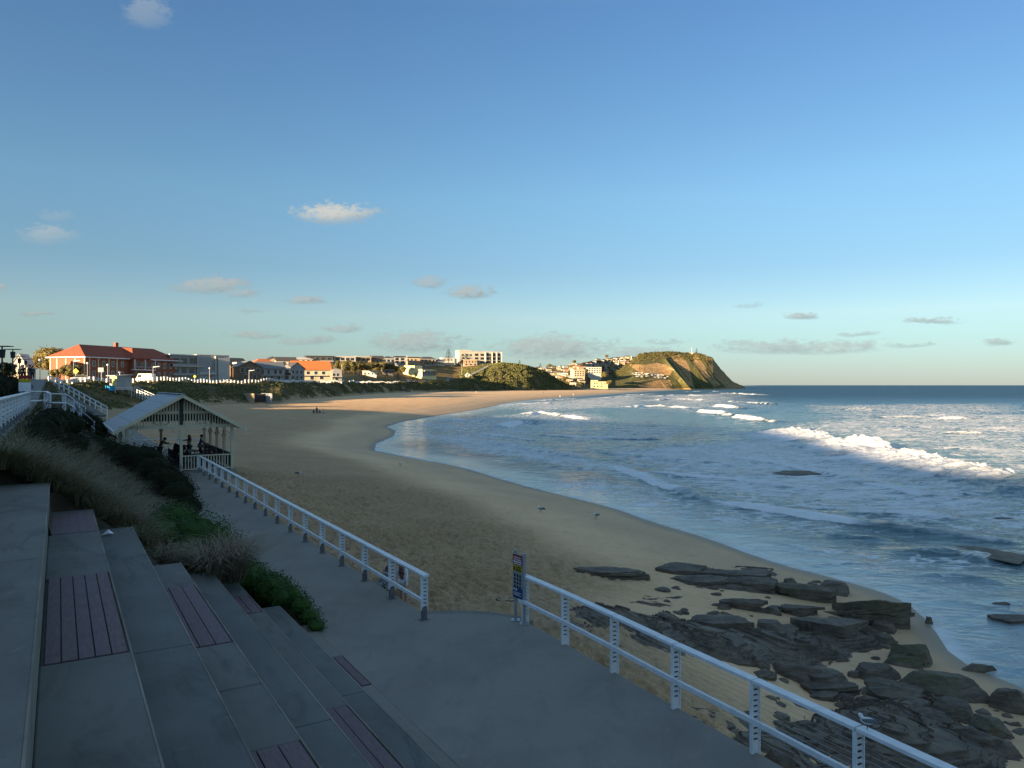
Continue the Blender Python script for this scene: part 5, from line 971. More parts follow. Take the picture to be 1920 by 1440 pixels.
# ================================================================ buildings
def house(name, label, px, py, D, w, d, h, yaw, wall, roof=None, wins=(), extras=(), cat='house', group=None, found=5., frame='white'):
    """local: front face at y = -d/2, its outward normal turned by yaw; roof = (kind, rise, material, overhang, axis)"""
    loc = P(px, py, D); sc_ = 1.
    if found >= 6 and D > 400 and px < 960:
        q = hit(px, py, h_land); lim = float(land_kn(px)[0][6])+12
        if q.y > lim: q = P(px, py, lim)
        sc_ = q.y/D; loc = P(px, py, q.y)
    t = thing(name, loc, R(yaw), label, cat, group); t.scale = (sc_, sc_, sc_)
    mb = MB(); mb.box(-w/2, w/2, -d/2, d/2, -found, h)
    if roof and roof[0] in ('gable', 'skillion'):
        k, rh, rm, ov, ax = roof
        if k == 'gable' and ax == 'x':
            for s in (-1, 1): mb.add([(s*w/2, -d/2, h), (s*w/2, d/2, h), (s*w/2, 0, h+rh*.97)], [(0,1,2)])
        elif k == 'gable':
            for s in (-1, 1): mb.add([(-w/2, s*d/2, h), (w/2, s*d/2, h), (0, s*d/2, h+rh*.97)], [(0,1,2)])
    mb.build('wall', M[wall], t)
    if roof:
        k, rh, rm, ov, ax = roof; mb = MB(); W2, D2 = w/2+ov, d/2+ov; zb = h-.02
        if k == 'flat': mb.box(-W2, W2, -D2, D2, h+.02, h+rh)
        elif k == 'hip':
            e = min(W2, D2); rx, ry = (W2-e*.9, 0) if W2 > D2 else (0, D2-e*.9)
            pts = [(-W2,-D2,zb),(W2,-D2,zb),(W2,D2,zb),(-W2,D2,zb),(-rx,-ry,zb+rh),(rx,ry,zb+rh)]
            fs = [(0,1,5,4),(1,2,5),(2,3,4,5),(3,0,4)] if W2 > D2 else [(0,1,4),(1,2,5,4),(2,3,5),(3,0,4,5)]
            mb.add(pts, fs+[(3,2,1,0)]); mb.box(-W2-.05, W2+.05, -D2-.05, D2+.05, zb-.22, zb-.004, 1)
        elif k == 'gable':
            a = (W2, D2) if ax == 'x' else (D2, W2); sl = rh/(d/2 if ax == 'x' else w/2); lo_ = h-sl*ov
            for s in (-1, 1):
                q = [(-a[0], s*a[1], lo_), (a[0], s*a[1], lo_), (a[0], 0, h+rh), (-a[0], 0, h+rh)]
                if ax != 'x': q = [(y, x, z) for x, y, z in q]
                mb.poly(q, (0, 0, .22))
        elif k == 'skillion': mb.add([(-W2,-D2,h+rh),(W2,-D2,h+rh),(W2,D2,h+.05),(-W2,D2,h+.05),(-W2,-D2,h+rh+.25),(W2,-D2,h+rh+.25),(W2,D2,h+.3),(-W2,D2,h+.3)], [(3,2,1,0),(4,5,6,7),(0,1,5,4),(1,2,6,5),(2,3,7,6),(3,0,4,7)])
        mb.build('roof', [M[rm], M['white']], t)
    for (f, x, z, ww, wh) in wins:
        mb = MB(); o_ = {'f': (x, -d/2, 0), 'b': (x, d/2, 0), 'l': (-w/2, x, 1), 'r': (w/2, x, 1)}[f]; sg_ = -1 if f in 'fl' else 1
        if o_[2] == 0:
            mb.box(x-ww/2, x+ww/2, min(o_[1], o_[1]+sg_*.06), max(o_[1], o_[1]+sg_*.06), z, z+wh); w_ = mb.build('window', M[frame], t); y0 = o_[1]+sg_*.06
            mb = MB(); mb.box(x-ww/2+.08, x+ww/2-.08, min(y0, y0+sg_*.02), max(y0, y0+sg_*.02), z+.08, z+wh-.08); mb.build('pane', M['glass'], w_)
        else:
            X0 = o_[0]; mb.box(min(X0, X0+sg_*.06), max(X0, X0+sg_*.06), x-ww/2, x+ww/2, z, z+wh); w_ = mb.build('window', M[frame], t); X1 = X0+sg_*.06
            mb = MB(); mb.box(min(X1, X1+sg_*.02), max(X1, X1+sg_*.02), x-ww/2+.08, x+ww/2-.08, z+.08, z+wh-.08); mb.build('pane', M['glass'], w_)
    for nm, mt, bx in extras: MB().box(*bx).build(nm, M[mt], t)
    return t
def row(f, xs, z, ww, wh): return [(f, x, z, ww, wh) for x in xs]
# --- the brick hall
hall = thing('brick_hall', P(160, 711, 245), math.atan2(-.29, .957)+R(90)*0, 'long red brick hall with red hip roof, sunlit end and shaded front', 'building')
LH, DH, HH = 43., 15., 7.4; hall.rotation_euler = (0, 0, math.atan2(.957, .29))      # local +x runs along the front, -y faces the sea
mb = MB(); mb.box(0, LH, 0, DH, -4, HH); mb.build('wall', M['brick'], hall)
mb = MB(); o1 = .9; zb = HH; rg = 4.4
pts = [(-o1,-o1,zb),(LH+o1,-o1,zb),(LH+o1,DH+o1,zb),(-o1,DH+o1,zb),(4.5,DH/2,zb+rg),(LH-5,DH/2,zb+rg)]
mb.add(pts, [(0,1,5,4),(1,2,5),(2,3,4,5),(3,0,4)]); rf = mb.build('roof', M['tile_red'], hall)
mb = MB(); mb.box(20.5, 20.9+.9, 8., 8.9, zb+3, zb+rg+1.5); mb.build('chimney', M['brick'], rf)
mb = MB(); mb.box(-o1, LH+o1, -o1-.06, -o1+.06, zb-.3, zb+.02); mb.box(-o1-.06, -o1+.06, -o1, DH+o1, zb-.3, zb+.02); mb.build('gutter', M['white'], hall)
mb = MB(); mb.add([(17.5,-2.6,zb),(27.5,-2.6,zb),(27.5,7,zb),(17.5,7,zb),(22.,2.2,zb+3.9),(23.,2.2,zb+3.9),(22.,7.4,zb+4.2),(23.,7.4,zb+4.2)], [(0,1,5,4),(1,2,7,5),(3,0,4,6),(4,5,7,6)]); mb.build('bay_roof', M['tile_red'], hall)
mb = MB(); mb.box(18.5, 26.5, -1.6, 0, -4, zb-.02); mb.build('bay', M['brick'], hall)
mb = MB(); mb.box(17.6, 27.4, -3.3, -1.62, 3.3, 3.6); bal = mb.build('balcony', M['white'], hall)
for x in (17.7, 22.5, 27.3): MB().box(x-.1, x+.1, -3.25, -3.05, 3.6, 7.1).build('column', M['white'], bal)
MB().box(17.7, 27.3, -3.25, -3.15, 4.4, 4.5).build('balcony_rail', M['white'], bal)
for x in (1.6, 5.2, 9.6, 13.): MB().box(x-.22, x+.22, -.10, 0, 0, HH-.3).build('pilaster', M['cream'], hall)
for y in (.3, 4.2, 8.1, 11.9, 14.7): MB().box(-.10, 0, y-.2, y+.2, 0, HH-.3).build('pilaster', M['cream'], hall)
for z in (.9, 4.3):
    for x in (3.4, 7.4, 11.3, 15.4, 29.5, 32.5, 35.5, 38.5, 41.2):
        MB().box(x-.6, x+.6, -.06, 0, z, z+1.9).build('window', M['white'], hall); MB().box(x-.5, x+.5, -.08, -.06, z+.1, z+1.8).build('pane', M['glass'], hall)
for z in (.9, 4.3):
    for x in (20., 22.5, 25.): MB().box(x-.8, x+.8, -1.66, -1.6, z, z+2.).build('window', M['glass'], hall)
bc = 'house'
# --- houses along the road
house('modern_house', 'grey modern house with white roof slab and stacked balconies beside the brick hall', 332, 712, 292, 15, 12, 9.2, 62, 'greywall', ('flat', .5, 'whitewall', .7, 'x'), row('f', (-5, -1.5), 6, 2.6, 2.2)+row('f', (3.5,), 6, 5, 2.4)+row('f', (-5, -1.5, 2), 2.6, 2.2, 2.4)+row('f', (5.5,), 2.6, 3, 2.4), [('balcony', 'whitewall', (-7.5, 7.5, -7.4, -6.02, 5.0, 5.3)), ('balcony', 'whitewall', (-7.5, 7.5, -7.4, -6.02, 1.7, 2.0)), ('parapet', 'greywall', (-7.5, 7.5, -7.4, -7.2, 5.3, 6.1))], cat=bc, frame='dark')
house('modern_house', 'white cube house with deep shaded recess and bright sunlit side', 393, 713, 300, 12.5, 8, 9.8, 42, 'whitewall', ('flat', .3, 'whitewall', .25, 'x'), row('f', (-1.2, 3, 5), 1., 1.2, 2.2)+row('f', (2.6,), 5.6, 1.2, 2.6)+row('l', (2.2,), .6, 2.6, 6.), [('recess', 'greywall', (-5.6, .4, -4.10, -4.0, 2.4, 9.0)), ('balcony', 'whitewall', (-5.6, .4, -5., -4.12, 2.2, 3.2)), ('fin', 'whitewall', (.5, .9, -5., -4.0, 0, 9.6)), ('bay', 'whitewall', (1.6, 6.2, -5., -4.02, 0, 8.9))], cat=bc, frame='greywall')
house('house', 'brown roofed dark house right of the white cube house', 437, 712, 322, 8, 10, 6.6, 50, 'brownwall', ('gable', 2.6, 'roof_dark', .6, 'x'), row('f', (-2, 2), 1, 2, 2)+row('f', (-2, 2), 4, 2, 1.8), cat=bc)
house('house', 'brown timber house with pale barrel dormer', 462, 713, 318, 10, 8, 5.6, 40, 'brownwall', ('gable', 2.4, 'roof_grey', .5, 'y'), row('f', (-3.2, -1, 1.2, 3.4), 3.2, 1.6, 2)+row('f', (-2, 2), .4, 1.6, 2), [('dormer', 'whitewall', (-5.2, -2.6, -3.5, 2, 5.7, 7.6))], cat=bc)
house('house', 'grey gabled house with pale walls and wide verandah windows', 503, 714, 326, 11, 9, 5.5, 38, 'greywall', ('gable', 2.6, 'roof_grey', .7, 'x'), row('f', (-4, -1.5), 2.6, 1.2, 2.2)+row('f', (1.5, 3.8), 2.8, 1.6, 2.)+row('f', (-3, 0, 3), .3, 1.4, 1.8), [('balcony', 'whitewall', (-5.5, 5.5, -5.6, -4.52, 2.3, 2.5))], cat=bc)
house('house', 'small grey house with steep gable facing the sea and dark balcony', 528, 714, 338, 6.4, 8, 5.8, 30, 'whitewall', ('gable', 2.7, 'roof_grey', .6, 'y'), row('f', (-1.4, 1.4), 3.2, 1.8, 2)+row('f', (-1.4, 1.4), .5, 1.8, 2), [('balcony', 'dark', (-3, 3, -5.2, -4.02, 2.7, 3.5))], cat=bc)
house('house', 'dark gabled house front with many small windows left of the orange roof', 551, 714, 352, 7, 9, 5.7, 36, 'greywall', ('gable', 2.8, 'roof_dark', .5, 'y'), row('f', (-2, 0, 2), 3.2, 1.2, 1.6)+row('f', (-2, 0, 2), .8, 1.2, 1.6), cat=bc)
house('house', 'large house with bright orange tiled roof and cream walls', 582, 713, 400, 19, 10, 6.2, 24, 'creamwall', ('gable', 4.0, 'tile_orange', .9, 'x'), row('f', (-6, -2, 2, 6), 3, 1.8, 1.8)+row('f', (-5, 0, 5), .4, 2, 2), [('verandah', 'whitewall', (-8, 8, -6.5, -5.02, 2.4, 2.6))], cat=bc)
house('house', 'low wing with orange hip roof on the right end of the large orange roofed house', 610, 713, 428, 7.3, 7, 5.8, 20, 'creamwall', ('hip', 2.6, 'tile_orange', .6, 'x'), row('f', (-1.4, 1.4), 1.2, 1.4, 1.8), cat=bc)
house('house', 'grey house with open shaded balconies at the right end of the road row', 618, 714, 446, 12.5, 9, 6.3, 28, 'greywall', ('gable', 1.7, 'roof_grey', .8, 'y'), row('f', (-3.4, -1, 1.4, 3.6), 2.7, 1.6, 1.8)+row('f', (-3, 0, 3), .3, 1.8, 1.9), [('balcony', 'whitewall', (-6, 6, -6.1, -4.52, 2.2, 2.5))], cat=bc)
house('house', 'house with terracotta roof tops peeping behind the grey gables', 492, 688, 420, 12, 9, 2.2, 40, 'creamwall', ('hip', 2.4, 'tile_orange', .6, 'x'), row('f', (-3, 0, 3), .2, 1.4, 1.4), cat=bc)
M['rosewall'] = mat('rose_render', (.38,.22,.15), .8, .08, .6)
# --- second tier
house('house', 'cream house with two gables and dark roof on the rise, leftmost of the upper row', 508, 684, 500, 9, 9, 2.6, 30, 'creamwall', ('gable', 2.6, 'roof_dark', .5, 'y'), row('f', (-2.4, 0, 2.4), .6, 1.3, 1.5)+row('l', (0,), .6, 1.4, 1.4), found=8)
house('house', 'long dark roofed cream house right of the twin gables on the rise', 535, 684, 500, 13, 8, 2.6, 25, 'creamwall', ('gable', 2.4, 'roof_dark', .5, 'x'), row('f', (-4, -1, 2, 5), .5, 1.4, 1.5), found=8)
house('house', 'pale house with pyramid roof on the rise above the orange roof', 566, 681, 520, 12, 10, 2.8, 25, 'creamwall', ('hip', 1.6, 'whitewall', .8, 'x'), row('f', (-3.6, 0, 3.6), .6, 1.8, 1.6), found=8)
house('modern_house', 'black flat roofed modern house on the rise above the orange roof', 598, 682, 540, 19, 9, 5.2, 24, 'darkwall', ('flat', .4, 'roof_dark', .7, 'x'), row('f', (-6, -2, 2, 6.5), 2.6, 2.6, 2)+row('f', (-6, 0, 6), .2, 3, 1.6), [('balcony', 'whitewall', (-9.5, 9.5, -5.6, -4.52, 1.6, 2.1))], found=8, frame='steel')
house('modern_house', 'white flat roofed house with open terrace on the rise', 644, 683, 560, 16, 10, 5.4, 24, 'whitewall', ('flat', .5, 'whitewall', .6, 'x'), row('f', (-5.5, -1.6, 2.2, 5.6), 2.7, 2.8, 2), [('balcony', 'creamwall', (-8, 8, -6, -5.02, 1.7, 2.3)), ('column', 'whitewall', (-7.9, -7.5, -6, -5.6, 2.3, 5.4))], found=8, frame='dark')
house('house', 'cream and brown flat roofed house with dark windows, right of the white terrace house', 680, 683, 600, 12, 9, 5.6, 20, 'tanwall', ('flat', .4, 'creamwall', .8, 'x'), row('f', (-3.6, 0, 3.6), 2.8, 2.8, 2.2)+row('f', (-3, 2), .2, 2.4, 1.6), [('fin', 'creamwall', (-6.4, -5.6, -5.2, 4.4, -2, 6.4))], found=8, frame='dark')
house('house', 'terracotta walled house with dark roof on the rise', 706, 682, 640, 10, 9, 4.6, 20, 'rosewall', ('gable', 2.0, 'roof_dark', .7, 'x'), row('f', (-3, 0, 3), 1.6, 1.6, 2), found=8)
house('house', 'dark hip roofed house with shaded verandah right of the terracotta walls', 727, 682, 660, 11, 10, 4.6, 18, 'greywall', ('hip', 2.0, 'roof_dark', .9, 'x'), row('f', (-3.6, 0, 3.6), 1.4, 2.4, 2.2), found=8, frame='dark')
house('modern_house', 'house with white framed balconies on the rise', 748, 682, 690, 10, 9, 5.6, 18, 'greywall', ('skillion', 1.2, 'roof_grey', .6, 'x'), row('f', (-2.6, 2.6), 3, 3.4, 2.2)+row('f', (-2.6, 2.6), .2, 3.4, 2), [('balcony', 'whitewall', (-5, 5, -6, -4.52, 2.5, 2.8)), ('column', 'whitewall', (-5, -4.6, -6, -5.6, -1, 5.8)), ('column', 'whitewall', (4.6, 5, -6, -5.6, -1, 5.8))], found=8, frame='dark')
house('house', 'small cream gabled cottage behind the pale yellow beach pavilion', 776, 686, 745, 7, 8, 4.6, 20, 'creamwall', ('gable', 3., 'roof_dark', .5, 'y'), row('f', (-1.6, 1.6), 1.6, 1.4, 2), found=8)
house('house', 'flat tan house behind the gabled cottage', 772, 679, 790, 16, 9, 4.2, 20, 'tanwall', ('skillion', 1., 'roof_grey', .8, 'x'), row('f', (-5, -1, 3), 1.4, 2.2, 1.8), found=8)
house('house', 'tan house with layered dark hip roof and verandah', 800, 684, 780, 17, 10, 5.8, 22, 'tanwall', ('hip', 2.6, 'roof_dark', 1.2, 'x'), row('f', (-6, -2, 2, 6), 3.2, 2, 2)+row('f', (-5, 0, 5), .3, 2, 2), [('verandah', 'brownwall', (-8.5, 8.5, -6.6, -5.02, 2.4, 2.7))], found=8)
house('house', 'grey roofed cream house right of the layered hip roof', 822, 685, 800, 11, 9, 4., 22, 'creamwall', ('gable', 2.4, 'roof_grey', .6, 'x'), row('f', (-3, 0, 3), 1.2, 1.6, 1.8), found=8)
house('modern_house', 'plain white flat house just left of the apartment block', 838, 681, 830, 14, 9, 5.6, 22, 'whitewall', ('flat', .4, 'whitewall', .3, 'x'), row('f', (-4, 0, 4), 2.6, 1.8, 1.8), found=8)
house('house', 'dark gabled house front below the apartment block', 868, 686, 815, 9, 8, 4.2, 25, 'darkwall', ('gable', 3.2, 'roof_dark', .6, 'y'), row('f', (-2.4, 2.4), 1., 1.8, 2), found=8)
house('house', 'tan brick house with terrace in front of the apartment block', 880, 686, 822, 15, 9, 6.4, 22, 'tanwall', ('flat', .6, 'creamwall', .4, 'x'), row('f', (-5, -1.6, 2, 5.4), 3.4, 1.8, 1.8)+row('f', (-5, 0, 5), .5, 2.4, 1.8), found=8)
M['bluegrey0'] = mat('dark_balcony_glazing', (.05,.065,.08), .5, .3, .5); M['apart'] = mat('apartment_render', (.46,.43,.36), .8, .1, .4)
ap = house('apartment_block', 'long white apartment block with dark glazed balconies on the crest of the bluff', 897, 683.5, 868, 52, 14, 14.6, 24, 'apart', ('flat', .5, 'apart', .2, 'x'), row('f', (-22, -17, -12), 9.6, 2.6, 2)+row('f', (-21, -15), 5.4, 3, 2)+[('f', x, z, 4.6, 2.8) for x in (-5, 2) for z in (1.2, 5.4, 9.6)], (), 'apartments', found=8, frame='greywall')
for x0, x1 in ((6.5, 13.5), (15, 19), (21, 25.5)):
    for z in (.6, 4.6, 8.8):
        MB().box(x0, x1, -7.12, -7.0, z+.4, z+3.8).build('glazing', M['bluegrey0'], ap); MB().box(x0, x1, -8.6, -7.14, z, z+.35).build('balcony', M['whitewall'], ap)
for x in (6., 14.2, 20., 26.): MB().box(x-.3, x+.3, -8.6, -7.02, 0, 14.2).build('fin', M['whitewall'], ap)
MB().box(-26, -12, -6, 6, 15.2, 16.2).build('penthouse', M['apart'], ap)
# --- beach pavilion, sheds, kiosk
M['yellowwall2'] = mat('muted_yellow_render', (.50,.45,.25), .75, .08, .3); M['yellowwall'] = mat('pale_yellow_render', (.72,.66,.34), .75, .05, .5)
M['bluegrey'] = mat('blue_grey_glazing', (.10,.13,.16), .5, .3, .5)
pv = house('beach_pavilion', 'pale yellow beach pavilion with glazed blue grey right side', 787, 706.5, 655, 19, 22, 6.2, 56, 'yellowwall', ('flat', .35, 'creamwall', .3, 'x'), (), [('glazing', 'bluegrey', (-9, 9.2, -11.15, -11.02, .8, 4.6)), ('upper_floor', 'yellowwall', (-9, 1, -2, 10.5, 6.6, 9.6)), ('upper_glazing', 'bluegrey', (1.02, 4, -1.9, 10, 6.7, 9.2)), ('canopy', 'whitewall', (-8, 9.6, -13., -11.2, 4.7, 5.1))], 'building', found=6)
for x in np.arange(-6.5, 9, 2.0): MB().box(x-.12, x+.12, -11.3, -11.16, .6, 4.6).build('mullion', M['white'], pv)
house('amenities_block', 'small flat white amenities block left of the yellow pavilion', 693, 705.5, 610, 11, 6, 4.4, 15, 'whitewall', ('flat', .3, 'creamwall', .3, 'x'), row('f', (-4, -1, 2), 1.4, 1.2, 1.4), cat='building', found=6)
house('amenities_block', 'low open shed with dark roof next to the amenities block', 727, 703, 640, 9, 6, 3.8, 15, 'darkwall', ('flat', .5, 'whitewall', .8, 'x'), row('f', (-2.4, 1.8), .6, 2.6, 2.2), cat='building', found=6)
house('kiosk', 'little white gabled kiosk at the foot of the bluff stairs', 877, 708, 735, 4, 4, 2.6, 20, 'whitewall', ('gable', 1.8, 'whitewall', .6, 'y'), row('f', (-1., 1.), .8, .9, 1.2), cat='building', found=6)
house('church_like_house', 'distant white building with steep pointed gable behind the promenade lamps', 44, 697, 235, 3.6, 6, 2.6, 10, 'whitewall', ('gable', 2.8, 'whitewall', .2, 'y'), row('f', (-.9, .9), .8, .8, 1.4), cat='building')
house('house', 'low white wall fronted house left of the big golden tree', 40, 708, 200, 5, 5, 2.3, 10, 'creamwall', ('flat', .3, 'whitewall', .3, 'x'), row('f', (-1.4, .6), .8, 1., 1.), cat='house')
house('surf_club', 'pale yellow two storey surf club at the far end of the beach', 1122, 727, 1085, 20, 11, 8.6, 10, 'yellowwall2', ('flat', .5, 'yellowwall2', .2, 'x'), row('f', (-7.5, -4), 5.4, 2, 2)+row('f', (3, 7.5), 4.6, 2.4, 1.8)+row('f', (-8, -3, 3, 8), 1., 2.4, 2), [('tower', 'yellowwall2', (-10, -2, -5, 5, 9.1, 11.)), ('lower_wing', 'yellowwall2', (7, 12, -7, 3, -2, 5.4))], 'building', found=6)
house('apartment_block', 'square cream apartment block low on the far hillside', 1083, 707, 1260, 20, 14, 12, 20, 'creamwall', ('flat', .5, 'whitewall', .2, 'x'), [('f', x, z, 2.4, 2) for x in (-7, -2.4, 2.4, 7) for z in (1.5, 5, 8.6)], (), 'apartments', found=10, frame='dark')
house('apartment_block', 'long white apartment building halfway up the far hillside', 1113, 701, 1380, 26, 12, 12, 15, 'whitewall', ('flat', .5, 'whitewall', .3, 'x'), [('f', x, z, 2.8, 2) for x in (-10, -5, 0, 5, 10) for z in (1.5, 5, 8.6)], (), 'apartments', found=12, frame='dark')
# --- houses on the far hillside: five kinds, copied
def proto(kind):
    if kind == 0: t = house('hillside_house', 'x', 0, 0, 10, 13, 9, 6.2, 20, 'whitewall', ('flat', .4, 'whitewall', .4, 'x'), row('f', (-4, 0, 4), 3.6, 2.4, 1.7)+row('f', (-3, 3), .6, 2.6, 1.7), [('balcony', 'whitewall', (-6.5, 6.5, -6, -4.52, 2.7, 3.1))], found=9, frame='dark')
    if kind == 1: t = house('hillside_house', 'x', 0, 0, 10, 12, 9, 5, 10, 'creamwall', ('gable', 2.8, 'roof_dark', .6, 'x'), row('f', (-3.6, 0, 3.6), 1.6, 1.8, 1.8), found=9, frame='dark')
    if kind == 2: t = house('hillside_house', 'x', 0, 0, 10, 12, 10, 5, 25, 'tanwall', ('hip', 2.6, 'tile_red', .7, 'x'), row('f', (-3.6, 0, 3.6), 1.6, 1.8, 1.8), found=9, frame='dark')
    if kind == 3: t = house('hillside_house', 'x', 0, 0, 10, 14, 9, 5.6, 5, 'whitewall', ('hip', 2.4, 'roof_grey', .7, 'x'), row('f', (-4.4, -1, 3), 2.4, 2.2, 1.8), [('balcony', 'greywall', (-7, 2, -5.8, -4.52, 1.9, 2.2))], found=9, frame='dark')
    if kind == 4: t = house('hillside_house', 'x', 0, 0, 10, 10, 9, 6.5, 30, 'creamwall', ('skillion', 1.2, 'whitewall', .5, 'x'), row('f', (-2.6, 2), 3.8, 2.6, 1.8)+row('f', (-2.6, 2), .8, 2.6, 1.8), found=9, frame='dark')
    return t
PR = [proto(i) for i in range(5)]; bpy.context.view_layer.update()
for t in PR:
    for o in [t]+list(t.children): KIDS[o.name] = list(o.children)
KN = ['white flat roofed house with balcony', 'cream house with dark gabled roof', 'tan house with red hip roof', 'white house with grey hip roof', 'cream house with slanted white roof']
first = set(); hs = []
for rowi, (yo, n) in enumerate(((3.5, 24), (9, 23), (15, 22), (22, 20), (30, 14), (38, 9))):
    for k in range(n):
        px = 1004+(1186-1004)*(k+.5+rng.uniform(-.3, .3))/n; yr = float(np.interp(px, TPX, TRY)); py = yr+yo+rng.uniform(-2, 2)+.8
        lim = float(np.interp(px, [1000,1045,1080,1115,1150,1180,1190], [700,716,726,712,700,688,676]))
        if py > lim or (1064 < px < 1134 and 690 < py < 709 and rowi > 1) or (px > 1100 and py > 706): continue
        hs.append((px, py, rowi))
NM = ['on the skyline', 'just below the skyline', 'in the third row', 'amid the slope', 'low on the slope', 'at the slope foot']
for i, (px, py, r_) in enumerate(hs):
    kd = int(rng.choice(5, p=[.3, .2, .12, .22, .16])); o = PR[kd] if kd not in first else copy_tree(PR[kd]); first.add(kd)
    q = on_town(px, py); o.location = (q.x, q.y, q.z-.3); o.rotation_euler = (0, 0, R(rng.uniform(-12, 30))); s_ = rng.uniform(.6, .88); o.scale = (s_, s_, s_)
    o['label'] = KN[kd]+' '+NM[r_]+(' by the bluff' if px < 1060 else ' above the flats' if px < 1120 else ' by the headland'); o['group'] = o['label'].replace('house', 'houses')
for kd in range(5):
    if kd not in first:
        for ch in list(PR[kd].children_recursive)+[PR[kd]]: bpy.data.objects.remove(ch)
# ================================================================ street furniture
def fence(label, px0, px1, n, py=715.5):
    t0 = hit(px0, py, h_land); t = thing('road_fence', t0, 0, label, 'fence', 'white fences along the road'); P_ = []
    for i in range(n+1):
        px = px0+(px1-px0)*i/n; D, Z = land_kn(px); y = float(D[3])+1.5; x = (px-CX)/F*y; P_.append(Vector((x, y, float(h_land(np.array([x]), np.array([y]))[0]))))
    # even spacing on the ground
    ln_ = np.cumsum([0]+[(b_-a).length for a, b_ in zip(P_[:-1], P_[1:])]); m_ = min(int(ln_[-1]/2.3), 96); Q = []
    for s_ in np.linspace(0, ln_[-1], m_+1):
        i = min(int(np.searchsorted(ln_, s_, 'right'))-1, len(P_)-2); f = (s_-ln_[i])/max(ln_[i+1]-ln_[i], 1e-6); Q.append(P_[i].lerp(P_[i+1], f))
    for q in Q: MB().box(q.x-.17, q.x+.17, q.y-.17, q.y+.17, q.z-.5, q.z+1.15).build('post', M['white'], t, world=True)
    for z in (1.02, .55):
        mb = MB()
        for a, b_ in zip(Q[:-1], Q[1:]): mb.bar(a+Vector((0, 0, z)), b_+Vector((0, 0, z)), .07, .13)
        mb.build('rail', M['white'], t, world=True)
fence('white post fence along the road in front of the brick hall and lifeguard tower', 92, 258, 80); fence('white post fence along the road in front of the modern white and grey houses', 262, 500, 120); fence('white post fence on the dune in front of the orange roofed house', 505, 645, 120); fence('farthest stretch of white post fence, below the grassy park', 655, 750, 60)
def lamp(label, px, py, D, h, kind, z=None):
    q = P(px, py, D)
    if z is not None: q.z = z
    t = thing('street_lamp', q, 0, label, 'street lamp', 'street lamps'); mb = MB(); mb.tube((0,0,-1), (0,0,h), .085, .06, 8); mb.build('pole', M['steel'] if kind != 'T' else M['dark'], t)
    if kind == 'T':
        mb = MB(); mb.tube((0,0,h-.9), (0,0,h-.2), .20, .26, 10); mb.build('lamp_head', M['dark'], t); mb = MB(); mb.box(-.75, .75, -.35, .35, h+.02, h+.09); mb.build('panel', M['dark'], t)
    elif kind == 'G': mb = MB(); mb.blob((0,0,h+.28), .30, 10); mb.build('globe', M['white'], t, smooth=True)
    else: mb = MB(); mb.bar((0,0,h-.2), (1.8,-.4,h-.05), .08, .08); mb.build('arm', M['steel'], t); mb = MB(); mb.box(1.5, 2.1, -.55, -.25, h-.12, h+.06); mb.build('lamp_head', M['steel'], t)
def zp(px, D): x = (px-CX)/F*D; u_, _ = uv_of(x, D); return 4.05+2.2*float(sst(45, 118, u_))
for px, D, ht, lab in ((4, 62, 8.7-4.9, 'nearest promenade lamp with flat solar top, cut by the left edge'), (24, 82, 9.1-5.6, 'second promenade lamp with flat solar top'), (36.5, 105, 9.4-6.2, 'third promenade lamp with flat solar top'), (48, 128, 3.6, 'farthest promenade lamp with flat top, behind the group')):
    lamp(lab, px, 712, D, ht, 'T', zp(px, D))
for px, yt, D, lab in ((75, 678, 150, 'globe lamp in front of the golden tree'), (164, 683, 200, 'globe lamp at the sunlit corner of the brick hall'), (202, 686, 205, 'globe lamp before the shaded front of the brick hall'), (393, 692, 262, 'globe lamp in front of the white cube house'), (592, 702, 345, 'globe lamp in front of the orange roofed house')):
    lamp(lab, px, 713, D, (713-yt)/F*D, 'G')
for px, yt, D, lab in ((287, 687, 222, 'lamp with side arm between hall and grey modern house'), (467, 694, 276, 'lamp with side arm before the brown timber house'), (138, 676, 210, 'tall pole with curved arm before the hall end')):
    lamp(lab, px, 714, D, (714-yt)/F*D, 'A')
def pole(name, label, px, py0, py1, D, r, cat, extra=None, m_='steel'):
    q = P(px, py1, D); t = thing(name, q, 0, label, cat); mb = MB(); mb.tube((0,0,-1), (0,0,(py1-py0)/F*D), r, r*.8, 6); mb.build('pole', M[m_], t)
    if extra: extra(t, (py1-py0)/F*D)
    return t
M['s_lemon'] = mat('sign_lemon', (.75,.62,.03), .5, .03)
pole('road_sign', 'yellow warning sign on a pole beside the bushes of the brick hall', 142, 696, 716, 196, .05, 'sign', lambda t, h: MB().poly([(-.75,0,h),(0,0,h-.75),(.75,0,h),(0,0,h+.75)], (0,.06,0)).build('plate', M['s_lemon'], t))
pole('road_sign', 'yellow diamond sign on a short pole before the white cube house', 365, 706, 714, 262, .05, 'sign', lambda t, h: MB().poly([(-.55,0,h),(0,0,h-.55),(.55,0,h),(0,0,h+.55)], (0,.06,0)).build('plate', M['s_lemon'], t))
pole('road_sign', 'pale square direction sign before the shaded hall front', 190, 690, 714, 205, .05, 'sign', lambda t, h: MB().box(-.9, .6, 0, .06, h-1.1, h+.1).build('plate', M['greywall'], t))
pole('power_pole', 'tall pole with crossbar standing at the grass slope below the apartments', 866, 684, 707, 735, .16, 'pole', lambda t, h: MB().box(-.9, .9, -.08, .08, h-.5, h-.3).build('crossbar', M['dark'], t), 'cream')
pole('power_pole', 'light pole behind the yellow pavilion', 763, 667, 690, 700, .14, 'pole', lambda t, h: MB().box(-.5, .5, -.08, .08, h-.3, h-.15).build('crossbar', M['steel'], t))
